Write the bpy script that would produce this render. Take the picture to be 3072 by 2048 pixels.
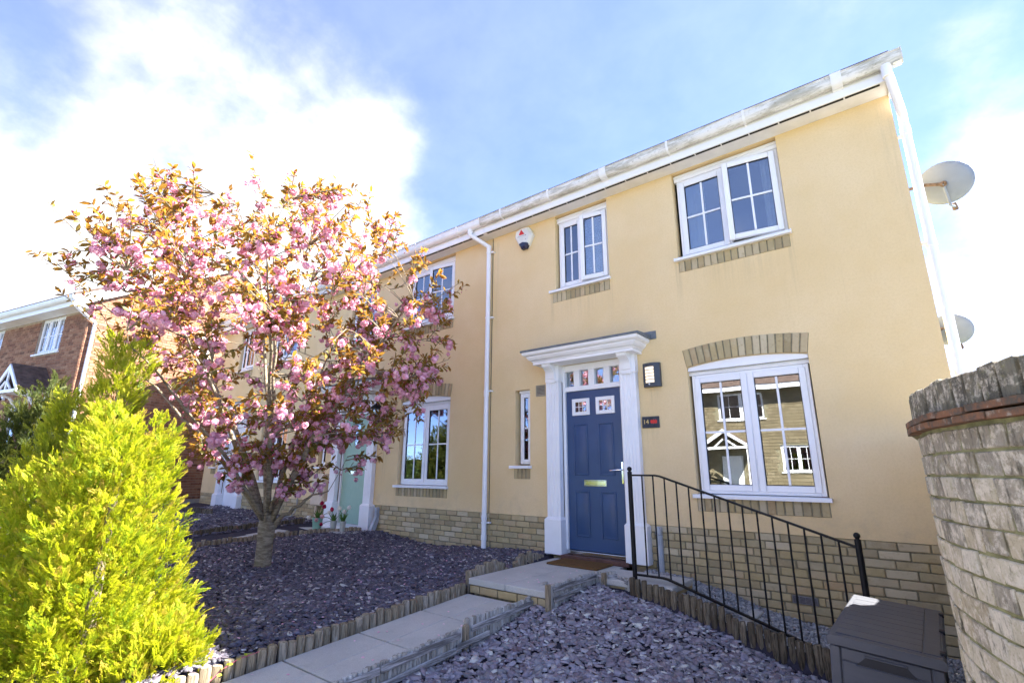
import bpy, bmesh, math, random
import numpy as np
from mathutils import Vector, Matrix, noise as mnoise

for o in list(bpy.data.objects):
    bpy.data.objects.remove(o)
S = bpy.context.scene
COL = S.collection
RND = random.Random(7)
NP = np.random.RandomState(11)
PI = math.pi

# ------------------------------------------------------------------ camera
cam_d = bpy.data.cameras.new("camera")
cam = bpy.data.objects.new("camera", cam_d)
COL.objects.link(cam)
S.camera = cam
cam_d.sensor_width = 36.0
cam_d.lens = 1483.2 * 36.0 / 3072.0
cam_d.clip_start = 0.05
cam_d.clip_end = 2000
_p, _yaw, _roll = 0.25740, 0.66900, 0.005447
Fv = Vector((-math.sin(_yaw) * math.cos(_p), math.cos(_yaw) * math.cos(_p), math.sin(_p)))
R0 = Vector((math.cos(_yaw), math.sin(_yaw), 0))
U0 = R0.cross(Fv)
Rv = math.cos(_roll) * R0 + math.sin(_roll) * U0
Uv = -math.sin(_roll) * R0 + math.cos(_roll) * U0
m = Matrix.Identity(4)
for i in range(3):
    m[i][0], m[i][1], m[i][2] = Rv[i], Uv[i], -Fv[i]
CAM = Vector((0, -5.6, 0.925))
m.translation = CAM
cam.matrix_world = m

# ------------------------------------------------------------------ light
SUN_AZ, SUN_EL = 50.0, 48.0          # azimuth from +X towards +Y, elevation
SKY_STRENGTH, SUN_STRENGTH, EXPOSURE = 0.05, 2.1, 4.28
CLOUD = 1.75                          # radiance of a sunlit cloud before the strength
S.view_settings.view_transform = 'Standard'
S.view_settings.look = 'None'
S.view_settings.exposure = EXPOSURE
S.view_settings.gamma = 1.0
S.view_settings.use_curve_mapping = False

sun_d = bpy.data.lights.new("sun", 'SUN')
sun_d.energy = SUN_STRENGTH
sun_d.angle = math.radians(0.53)
sun_d.color = (1.0, 0.95, 0.87)
sun = bpy.data.objects.new("sun", sun_d)
COL.objects.link(sun)
_a, _e = math.radians(SUN_AZ), math.radians(SUN_EL)
SD = Vector((math.cos(_a) * math.cos(_e), math.sin(_a) * math.cos(_e), math.sin(_e)))
sun.rotation_euler = SD.to_track_quat('Z', 'Y').to_euler()
sun.location = SD * 60

W = bpy.data.worlds.new("World")
S.world = W
W.use_nodes = True
wt = W.node_tree
wn, wl = wt.nodes, wt.links
for n in list(wn):
    wn.remove(n)


def wnode(t, **k):
    n = wn.new(t)
    for a, b in k.items():
        setattr(n, a, b)
    return n


def wmath(op, a, b=None, c=None, clamp=False):
    n = wnode('ShaderNodeMath', operation=op, use_clamp=clamp)
    for i, v in enumerate((a, b, c)):
        if v is None:
            continue
        if isinstance(v, (int, float)):
            n.inputs[i].default_value = v
        else:
            wl.new(v, n.inputs[i])
    return n.outputs[0]


sky = wnode('ShaderNodeTexSky', sky_type='NISHITA', sun_disc=False)
sky.sun_elevation = math.radians(SUN_EL)
sky.sun_rotation = math.radians(90.0 - SUN_AZ)
sky.air_density, sky.dust_density, sky.ozone_density = 0.37, 0.0, 8.0
tc = wnode('ShaderNodeTexCoord')
DIR = tc.outputs['Generated']
sep = wnode('ShaderNodeSeparateXYZ')
wl.new(DIR, sep.inputs[0])
up = wmath('MAXIMUM', sep.outputs[2], 0.0)
# the cloud layer is flat and far away: stretch the pattern towards the horizon
inv = wmath('DIVIDE', 1.0, wmath('ADD', up, 0.55))
sc = wnode('ShaderNodeVectorMath', operation='SCALE')
wl.new(DIR, sc.inputs[0])
wl.new(inv, sc.inputs['Scale'])


def wnoise(vec, scale, detail, rough, dist=0.0, off=(0, 0, 0)):
    mp = wnode('ShaderNodeMapping')
    mp.inputs['Location'].default_value = off
    wl.new(vec, mp.inputs[0])
    n = wnode('ShaderNodeTexNoise')
    n.inputs['Scale'].default_value = scale
    n.inputs['Detail'].default_value = detail
    n.inputs['Roughness'].default_value = rough
    n.inputs['Distortion'].default_value = dist
    wl.new(mp.outputs[0], n.inputs['Vector'])
    return n.outputs[0]


n_big = wnoise(sc.outputs[0], 4.4, 9, 0.52, 0.12, (3.1, 0.4, 1.7))
n_fine = wnoise(sc.outputs[0], 11.0, 7, 0.58, 0.15, (1.0, 5.0, 2.0))
dens = wmath('ADD', wmath('MULTIPLY', n_big, 0.95), wmath('MULTIPLY', n_fine, 0.30))
# where the clouds of this afternoon stand (direction, angular size, weight)
BANKS = [((-0.83, 0.10, 0.53), 0.40, 0.07), ((-0.72, 0.24, 0.65), 0.20, 0.13), ((-0.81, 0.10, 0.58), 0.24, 0.10), ((-0.87, 0.22, 0.44), 0.36, 0.10),
         ((-0.96, 0.12, 0.24), 0.44, 0.34), ((-0.69, 0.40, 0.59), 0.19, 0.15), ((-0.62, 0.46, 0.61), 0.12, 0.10),
         ((-0.76, 0.43, 0.43), 0.30, 0.24), ((-0.80, 0.50, 0.20), 0.50, 0.34),
         ((0.15, 0.81, 0.56), 0.09, 0.22), ((0.15, 0.88, 0.44), 0.13, 0.26), ((0.16, 0.96, 0.20), 0.30, 0.34),
         ((-0.34, 0.66, 0.66), 0.40, -0.34), ((-0.16, 0.76, 0.62), 0.30, -0.26), ((-0.50, 0.45, 0.74), 0.24, -0.20),
         ((-0.60, 0.60, 0.52), 0.20, -0.20), ((0.0, 0.80, 0.60), 0.14, -0.16), ((-0.50, 0.62, 0.60), 0.2, -0.12), ((-0.87, 0.03, 0.62), 0.09, -0.20), ((-0.89, 0.06, 0.48), 0.09, -0.15), ((-0.86, 0.15, 0.46), 0.06, -0.10)]
for c, r, w in BANKS:
    c = Vector(c).normalized()
    d = wnode('ShaderNodeVectorMath', operation='DISTANCE')
    wl.new(DIR, d.inputs[0])
    d.inputs[1].default_value = c
    mr = wnode('ShaderNodeMapRange', interpolation_type='SMOOTHSTEP')
    wl.new(d.outputs['Value'], mr.inputs[0])
    for i, v in ((1, 0.0), (2, r), (3, w), (4, 0.0)):
        mr.inputs[i].default_value = v
    dens = wmath('ADD', dens, mr.outputs[0])
cov = wnode('ShaderNodeMapRange', interpolation_type='SMOOTHSTEP')
wl.new(dens, cov.inputs[0])
for i, v in ((1, 0.54), (2, 1.16), (3, 0.0), (4, 1.0)):
    cov.inputs[i].default_value = v
# thick cloud is brightest, thin edges let the blue through; grey folds inside
fold = wnode('ShaderNodeMapRange')
wl.new(n_fine, fold.inputs[0])
for i, v in ((1, 0.3), (2, 0.68), (3, 0.80), (4, 1.14)):
    fold.inputs[i].default_value = v
ccol = wnode('ShaderNodeVectorMath', operation='SCALE')
ccol.inputs[0].default_value = (0.985 * CLOUD, 0.99 * CLOUD, 1.01 * CLOUD)
wl.new(fold.outputs[0], ccol.inputs['Scale'])
mixc = wnode('ShaderNodeMix', data_type='RGBA')
veil = wmath('ADD', 0.12, wmath('MULTIPLY', n_big, 0.08))
cf = wmath('POWER', cov.outputs[0], 1.25)
wl.new(wmath('ADD', cf, wmath('MULTIPLY', wmath('SUBTRACT', 1.0, cf), veil)), mixc.inputs['Factor'])
tnt = wnode('ShaderNodeMix', data_type='RGBA', blend_type='MULTIPLY')
tnt.inputs['Factor'].default_value = 1.0
wl.new(sky.outputs[0], tnt.inputs[6])
tnt.inputs[7].default_value = (0.92, 0.83, 0.85, 1)      # camera white balance
wl.new(tnt.outputs[2], mixc.inputs[6])
wl.new(ccol.outputs[0], mixc.inputs[7])
bg = wnode('ShaderNodeBackground')
bg.inputs['Strength'].default_value = SKY_STRENGTH
wl.new(mixc.outputs[2], bg.inputs['Color'])
wo = wnode('ShaderNodeOutputWorld')
wl.new(bg.outputs[0], wo.inputs['Surface'])


# ------------------------------------------------------------------ materials
class Mat:
    def __init__(s, name):
        s.m = bpy.data.materials.new(name)
        s.m.use_nodes = True
        s.t = s.m.node_tree
        s.n, s.l = s.t.nodes, s.t.links
        s.b = s.n.get('Principled BSDF')
        s.out = s.n.get('Material Output')
        s._vec = None

    def node(s, t, **k):
        n = s.n.new(t)
        for a, b in k.items():
            setattr(n, a, b)
        return n

    def vec(s, jitter=False):
        if s._vec is None:
            c = s.node('ShaderNodeTexCoord')
            s._vec = c.outputs['Object']
            if jitter:
                oi = s.node('ShaderNodeObjectInfo')
                mul = s.node('ShaderNodeVectorMath', operation='SCALE')
                mul.inputs[0].default_value = (37.0, 91.0, 53.0)
                s.l.new(oi.outputs['Random'], mul.inputs['Scale'])
                ad = s.node('ShaderNodeVectorMath', operation='ADD')
                s.l.new(s._vec, ad.inputs[0])
                s.l.new(mul.outputs[0], ad.inputs[1])
                s._vec = ad.outputs[0]
        return s._vec

    def noise(s, scale, detail=4, rough=0.6, stretch=None, jitter=False, dist=0.0):
        v = s.vec(jitter)
        if stretch:
            mp = s.node('ShaderNodeMapping')
            mp.inputs['Scale'].default_value = stretch
            s.l.new(v, mp.inputs[0])
            v = mp.outputs[0]
        n = s.node('ShaderNodeTexNoise')
        n.inputs['Scale'].default_value = scale
        n.inputs['Detail'].default_value = detail
        n.inputs['Roughness'].default_value = rough
        n.inputs['Distortion'].default_value = dist
        s.l.new(v, n.inputs['Vector'])
        return n.outputs[0]

    def rng(s, x, a, b, c=0.0, d=1.0):
        n = s.node('ShaderNodeMapRange', interpolation_type='SMOOTHSTEP')
        s.l.new(x, n.inputs[0])
        for i, v in ((1, a), (2, b), (3, c), (4, d)):
            n.inputs[i].default_value = v
        return n.outputs[0]

    def mix(s, f, a, b):
        n = s.node('ShaderNodeMix', data_type='RGBA')
        for sock, v in ((n.inputs['Factor'], f), (n.inputs[6], a), (n.inputs[7], b)):
            if isinstance(v, (int, float)):
                sock.default_value = v
            elif isinstance(v, tuple):
                sock.default_value = v + (1,) if len(v) == 3 else v
            else:
                s.l.new(v, sock)
        return n.outputs[2]

    def ramp(s, x, cols, interp='LINEAR'):
        n = s.node('ShaderNodeValToRGB')
        cr = n.color_ramp
        cr.interpolation = interp
        while len(cr.elements) < len(cols):
            cr.elements.new(0.5)
        for i, c in enumerate(cols):
            cr.elements[i].position = i / max(1, len(cols) - (0 if interp == 'CONSTANT' else 1))
            cr.elements[i].color = tuple(c) + (1,)
        s.l.new(x, n.inputs[0])
        return n.outputs[0]

    def bump(s, h, strength=0.3, dist=0.01):
        n = s.node('ShaderNodeBump')
        n.inputs['Strength'].default_value = strength
        n.inputs['Distance'].default_value = dist
        s.l.new(h, n.inputs['Height'])
        s.l.new(n.outputs[0], s.b.inputs['Normal'])

    def set(s, col=None, rough=0.6, spec=0.3, metal=0.0):
        if col is not None:
            if isinstance(col, tuple):
                s.b.inputs['Base Color'].default_value = col + (1,)
            else:
                s.l.new(col, s.b.inputs['Base Color'])
        s.b.inputs['Roughness'].default_value = rough
        s.b.inputs['Specular IOR Level'].default_value = spec
        s.b.inputs['Metallic'].default_value = metal
        return s


def simple(name, col, rough=0.5, spec=0.4, metal=0.0, vary=0.12, scale=6.0, bump=0.0, bscale=60.0, jitter=False):
    k = Mat(name)
    d = tuple(c * (1 - vary) for c in col)
    l = tuple(min(1, c * (1 + vary * 0.6)) for c in col)
    k.set(k.mix(k.rng(k.noise(scale, 5, jitter=jitter), 0.3, 0.7), d, l), rough, spec, metal)
    if bump:
        k.bump(k.noise(bscale, 3, jitter=jitter), bump, 0.004)
    return k.m


MT = {}
# cream render: fine sandy grain, faint weather streaks and rain-washed patches
k = Mat("cream_render")
c = k.mix(k.rng(k.noise(0.9, 6, 0.65), 0.32, 0.70), (0.765, 0.575, 0.30), (0.83, 0.65, 0.385))
c = k.mix(k.rng(k.noise(2.2, 6, 0.65, (1, 1, 0.28)), 0.52, 0.8, 0, 0.35), c, (0.74, 0.58, 0.37))
c = k.mix(k.rng(k.noise(1.6, 5, 0.7, (2.2, 1, 0.16)), 0.60, 0.85, 0, 0.30), c, (0.50, 0.34, 0.17))
c = k.mix(k.rng(k.noise(48, 4, 0.8), 0.40, 0.70, 0, 0.42), c, (0.66, 0.49, 0.27))
c = k.mix(k.rng(k.noise(260, 2), 0.35, 0.65, 0, 0.30), c, (0.58, 0.42, 0.23))
sx = k.node('ShaderNodeSeparateXYZ')
k.l.new(k.vec(), sx.inputs[0])
# grime that has run down under sills, signs and lamps: (x, top, half width, length, strength)
runs = k.noise(9, 5, 0.7, (4, 1, 0.12))
for (x_, z_, w_, l_, f_) in ((-7.29, 1.40, .13, .95, .9), (-2.28, 1.90, .10, .30, .5), (-2.34, 1.42, .11, .35, .4), (-1.88, 3.40, .06, .8, .5), (-0.66, 3.40, .06, .9, .5),
                             (-3.70, 3.40, .05, .7, .5), (-2.78, 3.40, .05, .7, .45), (-1.26, 3.25, .6, .5, .30), (-3.22, 3.24, .45, .45, .30), (-6.9, .68, .08, .3, .6), (0.30, 4.55, .09, 2.2, .35), (-4.74, 4.5, .07, 3.2, .30)):
    dx_ = k.node('ShaderNodeMath', operation='SUBTRACT')
    k.l.new(sx.outputs[0], dx_.inputs[0])
    dx_.inputs[1].default_value = x_
    ab = k.node('ShaderNodeMath', operation='ABSOLUTE')
    k.l.new(dx_.outputs[0], ab.inputs[0])
    m1 = k.rng(ab.outputs[0], w_ * .3, w_, 1, 0)
    m2 = k.rng(sx.outputs[2], z_ - l_, z_, 0, 1)
    lt_ = k.node('ShaderNodeMath', operation='LESS_THAN')
    k.l.new(sx.outputs[2], lt_.inputs[0])
    lt_.inputs[1].default_value = z_
    p_ = None
    for q_ in (m1, m2, lt_.outputs[0], k.rng(runs, .40, .66, 0, f_ * .6)):
        if p_ is None:
            p_ = q_
            continue
        mu = k.node('ShaderNodeMath', operation='MULTIPLY')
        k.l.new(p_, mu.inputs[0])
        k.l.new(q_, mu.inputs[1])
        p_ = mu.outputs[0]
    c = k.mix(p_, c, (0.36, 0.29, 0.18))
low = k.rng(sx.outputs[2], 0.36, 0.85, 1.0, 0.0)
spl = k.node('ShaderNodeMath', operation='MULTIPLY')
k.l.new(low, spl.inputs[0])
k.l.new(k.rng(k.noise(5, 6, 0.7), 0.42, 0.75, 0, 0.6), spl.inputs[1])
c = k.mix(spl.outputs[0], c, (0.55, 0.43, 0.27))
c = k.mix(k.rng(k.noise(7, 5, 0.7, (3, 1, 0.09)), 0.60, 0.80, 0, 0.35), c, (0.60, 0.46, 0.27))
k.set(c, 0.93, 0.12)
k.bump(k.noise(120, 5, 0.8), 0.5, 0.004)
MT['render'] = k.m


def brick_mat(name, cols, light, dark, jitter=True, island=False, stain=None):
    k = Mat(name)
    if island:
        g = k.node('ShaderNodeNewGeometry')
        r = g.outputs['Random Per Island']
        k.vec(False)
    else:
        oi = k.node('ShaderNodeObjectInfo')
        r = oi.outputs['Random']
        k.vec(True)
    c = k.ramp(r, cols)
    c = k.mix(k.rng(k.noise(9, 5, 0.7), 0.45, 0.75, 0, 0.55), c, light)
    c = k.mix(k.rng(k.noise(22, 5, 0.7), 0.52, 0.78, 0, 0.6), c, dark)
    k.set(c, 0.92, 0.12)
    k.bump(k.noise(70, 5, 0.7), 0.55, 0.006)
    return k.m


MT['tan_brick'] = brick_mat("tan_brick", [(0.40, 0.31, 0.155), (0.49, 0.385, 0.21), (0.335, 0.265, 0.15), (0.56, 0.47, 0.31), (0.43, 0.31, 0.165), (0.38, 0.32, 0.185)],
                            (0.54, 0.45, 0.29), (0.27, 0.20, 0.10))
MT['tan_brick_far'] = brick_mat("tan_brick_far", [(0.20, 0.16, 0.095), (0.245, 0.20, 0.125), (0.175, 0.14, 0.085), (0.27, 0.22, 0.14)],
                                (0.25, 0.21, 0.14), (0.11, 0.085, 0.05), island=True)
MT['red_brick'] = brick_mat("red_brown_brick", [(0.25, 0.115, 0.07), (0.31, 0.165, 0.10), (0.19, 0.09, 0.06), (0.35, 0.205, 0.13), (0.27, 0.13, 0.08), (0.15, 0.08, 0.055)],
                            (0.48, 0.28, 0.17), (0.16, 0.075, 0.05), island=True)
MT['mortar'] = simple("mortar", (0.26, 0.23, 0.15), 0.95, 0.1, vary=0.25, scale=20, bump=0.5, bscale=180)
MT['mortar_dark'] = simple("old_mortar", (0.24, 0.23, 0.11), 0.95, 0.1, vary=0.35, scale=14, bump=0.6, bscale=120)
MT['mortar_far'] = simple("pale_mortar", (0.40, 0.32, 0.24), 0.95, 0.1, vary=0.2, scale=8)

# weathered buff brick of the curved garden wall: lime bloom, soot runs and green algae
def weathered(name, base, sooty):
    k = Mat(name)
    oi = k.node('ShaderNodeObjectInfo')
    k.vec(True)
    c = k.ramp(oi.outputs['Random'], base)
    c = k.mix(k.rng(k.noise(22, 7, 0.75), 0.46, 0.62, 0, 0.85), c, (0.70, 0.62, 0.47))
    c = k.mix(k.rng(k.noise(60, 6, 0.75), 0.50, 0.68, 0, 0.55), c, (0.24, 0.19, 0.11))
    c = k.mix(k.rng(k.noise(20, 7, 0.75, (1.8, 1.8, 0.45)), 0.54 - sooty, 0.70, 0, 0.9), c, (0.070, 0.064, 0.048))
    c = k.mix(k.rng(k.noise(24, 6, 0.7), 0.55, 0.72, 0, 0.5), c, (0.25, 0.24, 0.085))
    k.set(c, 0.95, 0.1)
    k.bump(k.noise(110, 6, 0.75), 0.8, 0.006)
    return k.m


MT['wall_brick'] = weathered("weathered_buff_brick", [(0.50, 0.42, 0.27), (0.57, 0.50, 0.35), (0.42, 0.35, 0.225), (0.61, 0.55, 0.41)], 0.0)
MT['wall_brick_top'] = weathered("sooty_buff_brick", [(0.33, 0.28, 0.19), (0.37, 0.33, 0.25), (0.27, 0.23, 0.16)], 0.06)
MT['coping'] = weathered("sooty_coping_brick", [(0.15, 0.135, 0.095), (0.21, 0.19, 0.135), (0.115, 0.105, 0.08)], 0.10)
k = Mat("clay_creasing_tile")
k.vec(True)
c = k.mix(k.rng(k.noise(16, 5, 0.7), 0.42, 0.62), (0.22, 0.11, 0.06), (0.10, 0.085, 0.065))
c = k.mix(k.rng(k.noise(30, 4), 0.55, 0.75), c, (0.33, 0.29, 0.22))
k.set(c, 0.93, 0.1)
k.bump(k.noise(60, 5), 0.6, 0.006)
MT['tile'] = k.m

MT['upvc'] = simple("white_upvc", (0.84, 0.84, 0.85), 0.28, 0.5, vary=0.03, scale=3)
MT['white_wood'] = simple("white_painted_surround", (0.83, 0.83, 0.84), 0.38, 0.45, vary=0.04, scale=4, bump=0.03, bscale=40)
MT['soffit'] = simple("soffit_board", (0.78, 0.77, 0.74), 0.5, 0.3, vary=0.08, scale=5)
k = Mat("mossy_gutter")
c = k.mix(k.rng(k.noise(7, 6, 0.75, (0.35, 1, 2)), 0.40, 0.62), (0.74, 0.73, 0.69), (0.42, 0.40, 0.33))
c = k.mix(k.rng(k.noise(26, 6, 0.8), 0.56, 0.70, 0, 0.7), c, (0.20, 0.18, 0.12))
k.set(c, 0.6, 0.3)
MT['gutter_moss'] = k.m
k = Mat("fascia_board")
c = k.mix(k.rng(k.noise(3, 6, 0.75, (0.3, 1, 3)), 0.5, 0.75, 0, 0.5), (0.82, 0.82, 0.81), (0.62, 0.60, 0.53))
k.set(c, 0.42, 0.4)
MT['fascia'] = k.m
MT['gutter'] = simple("clean_gutter", (0.78, 0.78, 0.76), 0.4, 0.4, vary=0.06)
MT['dark_slot'] = simple("dark_vent_slot", (0.03, 0.028, 0.025), 0.9, 0.1)
MT['lead'] = simple("lead_sheet", (0.14, 0.16, 0.18), 0.62, 0.4, vary=0.25, scale=9, bump=0.15, bscale=18)
k = Mat("blue_door_paint")
c = k.mix(k.rng(k.noise(3, 5), 0.3, 0.7), (0.026, 0.060, 0.150), (0.032, 0.071, 0.172))
c = k.mix(k.rng(k.noise(42, 4, 0.8), 0.70, 0.76), c, (0.11, 0.17, 0.30))
k.set(c, 0.33, 0.45)
k.bump(k.noise(30, 3, 0.5, (6, 1, 0.6)), 0.06, 0.002)
MT['blue'] = k.m
k = Mat("sage_door_paint")
c = k.mix(k.rng(k.noise(30, 4, 0.6, (5, 1, 0.3)), 0.3, 0.7), (0.27, 0.43, 0.325), (0.33, 0.48, 0.375))
k.set(c, 0.5, 0.35)
MT['sage'] = k.m
MT['chrome'] = simple("polished_chrome", (0.78, 0.78, 0.77), 0.12, 0.5, 1.0, vary=0.05)
MT['gold'] = simple("brass_letter", (0.62, 0.47, 0.20), 0.4, 0.5, 0.6)
MT['cream_plastic'] = simple("cream_plastic", (0.66, 0.54, 0.39), 0.5, 0.35, vary=0.08)
MT['grey_plastic'] = simple("grey_pipe_plastic", (0.40, 0.43, 0.47), 0.5, 0.35, vary=0.15, scale=12)
MT['vent'] = simple("buff_vent", (0.36, 0.31, 0.23), 0.7, 0.2)
MT['vent_grey'] = simple("grey_air_brick", (0.20, 0.19, 0.20), 0.7, 0.2)
MT['black_iron'] = simple("black_iron_paint", (0.008, 0.008, 0.009), 0.5, 0.22, vary=0.2, scale=20, bump=0.1, bscale=90)
MT['graphite'] = simple("graphite_lamp", (0.045, 0.052, 0.065), 0.45, 0.5, vary=0.15)
MT['slate_sign'] = simple("slate_sign", (0.045, 0.05, 0.065), 0.7, 0.3, vary=0.3, scale=18, bump=0.25, bscale=40)
MT['slate_sign_grey'] = simple("grey_slate_sign", (0.16, 0.18, 0.20), 0.7, 0.3, vary=0.3, scale=22, bump=0.25, bscale=40)
MT['red_paint'] = simple("red_paint", (0.62, 0.03, 0.025), 0.5, 0.4)
MT['white_paint'] = simple("white_letter", (0.75, 0.75, 0.72), 0.6, 0.3)
MT['alarm_white'] = simple("alarm_plastic", (0.72, 0.70, 0.62), 0.45, 0.4, vary=0.08)
MT['alarm_text'] = simple("alarm_print_grey", (0.45, 0.45, 0.44), 0.6, 0.3)
MT['navy'] = simple("navy_lens", (0.018, 0.022, 0.06), 0.2, 0.5)
MT['dish'] = simple("dish_paint", (0.18, 0.22, 0.29), 0.5, 0.4, vary=0.08)
MT['rust'] = simple("rusty_bracket", (0.17, 0.12, 0.09), 0.75, 0.3, 0.2, vary=0.5, scale=30)
MT['concrete'] = None
k = Mat("concrete_paving")
k.vec(True)
c = k.mix(k.rng(k.noise(2.2, 5, 0.65), 0.3, 0.7), (0.44, 0.43, 0.40), (0.52, 0.51, 0.47))
c = k.mix(k.rng(k.noise(6, 6, 0.7), 0.55, 0.8, 0, 0.45), c, (0.24, 0.24, 0.21))
c = k.mix(k.rng(k.noise(150, 2), 0.4, 0.65, 0, 0.3), c, (0.24, 0.23, 0.22))
k.set(c, 0.92, 0.15)
k.bump(k.noise(120, 4), 0.3, 0.003)
MT['concrete'] = k.m
k = Mat("weathered_log")
k.vec(True)
oi = k.node('ShaderNodeObjectInfo')
c = k.ramp(oi.outputs['Random'], [(0.22, 0.175, 0.115), (0.33, 0.27, 0.19), (0.27, 0.215, 0.14), (0.40, 0.34, 0.26)])
c = k.mix(k.rng(k.noise(16, 6, 0.7, (5, 5, 0.5)), 0.45, 0.62, 0, 0.75), c, (0.085, 0.068, 0.045))
c = k.mix(k.rng(k.noise(9, 5, 0.7, (3, 3, 0.7)), 0.55, 0.72, 0, 0.7), c, (0.46, 0.43, 0.37))
k.set(c, 0.95, 0.1)
k.bump(k.noise(30, 6, 0.7, (6, 6, 0.4)), 0.7, 0.006)
MT['log'] = k.m
k = Mat("silvered_timber")
k.vec(True)
oi = k.node('ShaderNodeObjectInfo')
c = k.ramp(oi.outputs['Random'], [(0.36, 0.34, 0.31), (0.46, 0.45, 0.42), (0.26, 0.24, 0.20), (0.54, 0.53, 0.50), (0.30, 0.28, 0.24)])
c = k.mix(k.rng(k.noise(20, 6, 0.7, (5, 5, 0.5)), 0.50, 0.66, 0, 0.8), c, (0.085, 0.08, 0.065))
k.set(c, 0.95, 0.1)
k.bump(k.noise(30, 6, 0.7, (6, 6, 0.4)), 0.6, 0.005)
MT['silver'] = k.m
k = Mat("dark_weathered_log")
k.vec(True)
oi = k.node('ShaderNodeObjectInfo')
c = k.ramp(oi.outputs['Random'], [(0.13, 0.105, 0.07), (0.22, 0.18, 0.125), (0.10, 0.08, 0.055), (0.17, 0.135, 0.09)])
c = k.mix(k.rng(k.noise(16, 6, 0.7, (5, 5, 0.5)), 0.42, 0.60, 0, 0.85), c, (0.05, 0.04, 0.028))
c = k.mix(k.rng(k.noise(9, 5, 0.7, (3, 3, 0.7)), 0.58, 0.74, 0, 0.6), c, (0.38, 0.35, 0.29))
k.set(c, 0.95, 0.1)
k.bump(k.noise(30, 6, 0.7, (6, 6, 0.4)), 0.7, 0.006)
MT['log_dark'] = k.m
k = Mat("silvered_rail")
k.vec(True)
c = k.mix(k.rng(k.noise(14, 6, 0.7, (1, 0.25, 4)), 0.38, 0.66), (0.13, 0.125, 0.12), (0.46, 0.455, 0.46))
k.set(c, 0.9, 0.12)
k.bump(k.noise(20, 6, 0.7, (3, 0.4, 6)), 0.5, 0.004)
MT['rail'] = k.m

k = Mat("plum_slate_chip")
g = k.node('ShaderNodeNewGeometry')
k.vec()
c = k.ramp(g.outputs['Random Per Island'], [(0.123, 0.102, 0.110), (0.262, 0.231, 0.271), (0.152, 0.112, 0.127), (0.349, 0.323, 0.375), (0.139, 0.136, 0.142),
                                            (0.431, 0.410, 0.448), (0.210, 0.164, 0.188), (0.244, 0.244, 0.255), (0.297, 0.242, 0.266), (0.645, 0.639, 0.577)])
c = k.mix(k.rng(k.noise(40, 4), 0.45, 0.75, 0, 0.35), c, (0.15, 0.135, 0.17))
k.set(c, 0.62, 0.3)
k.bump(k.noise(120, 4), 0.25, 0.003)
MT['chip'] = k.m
k = Mat("shaded_slate_chip")  # plum slate colours darkened: shade under the tree is put into the colour
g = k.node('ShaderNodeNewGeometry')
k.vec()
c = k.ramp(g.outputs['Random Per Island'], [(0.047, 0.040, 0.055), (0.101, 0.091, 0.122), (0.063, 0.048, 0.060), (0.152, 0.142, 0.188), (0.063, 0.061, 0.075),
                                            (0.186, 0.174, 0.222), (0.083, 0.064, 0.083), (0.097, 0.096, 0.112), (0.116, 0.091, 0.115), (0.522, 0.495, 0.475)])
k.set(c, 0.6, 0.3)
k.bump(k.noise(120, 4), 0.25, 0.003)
MT['chip_shaded'] = k.m
k = Mat("grey_gravel")
g = k.node('ShaderNodeNewGeometry')
c = k.ramp(g.outputs['Random Per Island'], [(0.22, 0.22, 0.22), (0.36, 0.36, 0.36), (0.17, 0.17, 0.18), (0.48, 0.48, 0.47), (0.28, 0.28, 0.29)])
k.set(c, 0.85, 0.2)
MT['gravel'] = k.m
k = Mat("bed_soil")
c = k.mix(k.rng(k.noise(30, 6, 0.7), 0.3, 0.7), (0.03, 0.027, 0.035), (0.06, 0.053, 0.07))
k.set(c, 0.95, 0.1)
k.bump(k.noise(60, 5), 0.8, 0.01)
MT['soil'] = k.m
MT['asphalt'] = simple("asphalt", (0.055, 0.055, 0.06), 0.9, 0.2, vary=0.3, scale=3, bump=0.5, bscale=200)
MT['paving'] = simple("pavement_concrete", (0.30, 0.29, 0.27), 0.9, 0.15, vary=0.15, scale=3)
MT['white_line'] = simple("road_paint", (0.7, 0.7, 0.68), 0.8, 0.2)
k = Mat("grass_ground")
c = k.mix(k.rng(k.noise(0.8, 6), 0.3, 0.7), (0.05, 0.085, 0.02), (0.09, 0.12, 0.035))
k.set(c, 0.95, 0.1)
MT['grass'] = k.m
k = Mat("coir_mat")
c = k.mix(k.rng(k.noise(220, 3, 0.7), 0.35, 0.65), (0.10, 0.055, 0.022), (0.22, 0.125, 0.055))
k.set(c, 0.97, 0.05)
k.bump(k.noise(260, 3), 1.0, 0.006)
MT['coir'] = k.m
MT['quarry'] = simple("red_brown_step", (0.13, 0.065, 0.05), 0.7, 0.25, vary=0.3, scale=20)
MT['rubber'] = simple("black_gap", (0.012, 0.012, 0.012), 0.9, 0.1)
k = Mat("grey_resin_box")
c = k.mix(k.rng(k.noise(6, 6, 0.7, (0.25, 4, 1)), 0.3, 0.7), (0.046, 0.050, 0.064), (0.068, 0.072, 0.086))
k.set(c, 0.48, 0.4)
k.bump(k.noise(16, 5, 0.6, (0.3, 6, 6)), 0.22, 0.003)
MT['resin'] = k.m
MT['resin_dark'] = simple("hinge_and_recess_shade", (0.02, 0.02, 0.023), 0.6, 0.3)  # dark hinges, and the painted shade of the handle recess
MT['paper'] = simple("white_paper", (0.85, 0.84, 0.82), 0.8, 0.2, vary=0.03)
MT['roof_tile'] = simple("brown_roof_tile", (0.12, 0.085, 0.07), 0.85, 0.15, vary=0.35, scale=8, bump=0.3, bscale=40)
MT['curtain'] = simple("pale_curtain", (0.80, 0.81, 0.82), 0.9, 0.1, vary=0.1)
MT['room'] = simple("room_wall", (0.22, 0.21, 0.20), 0.9, 0.1)
MT['seal'] = simple("black_gasket", (0.02, 0.02, 0.02), 0.6, 0.2)
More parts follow.
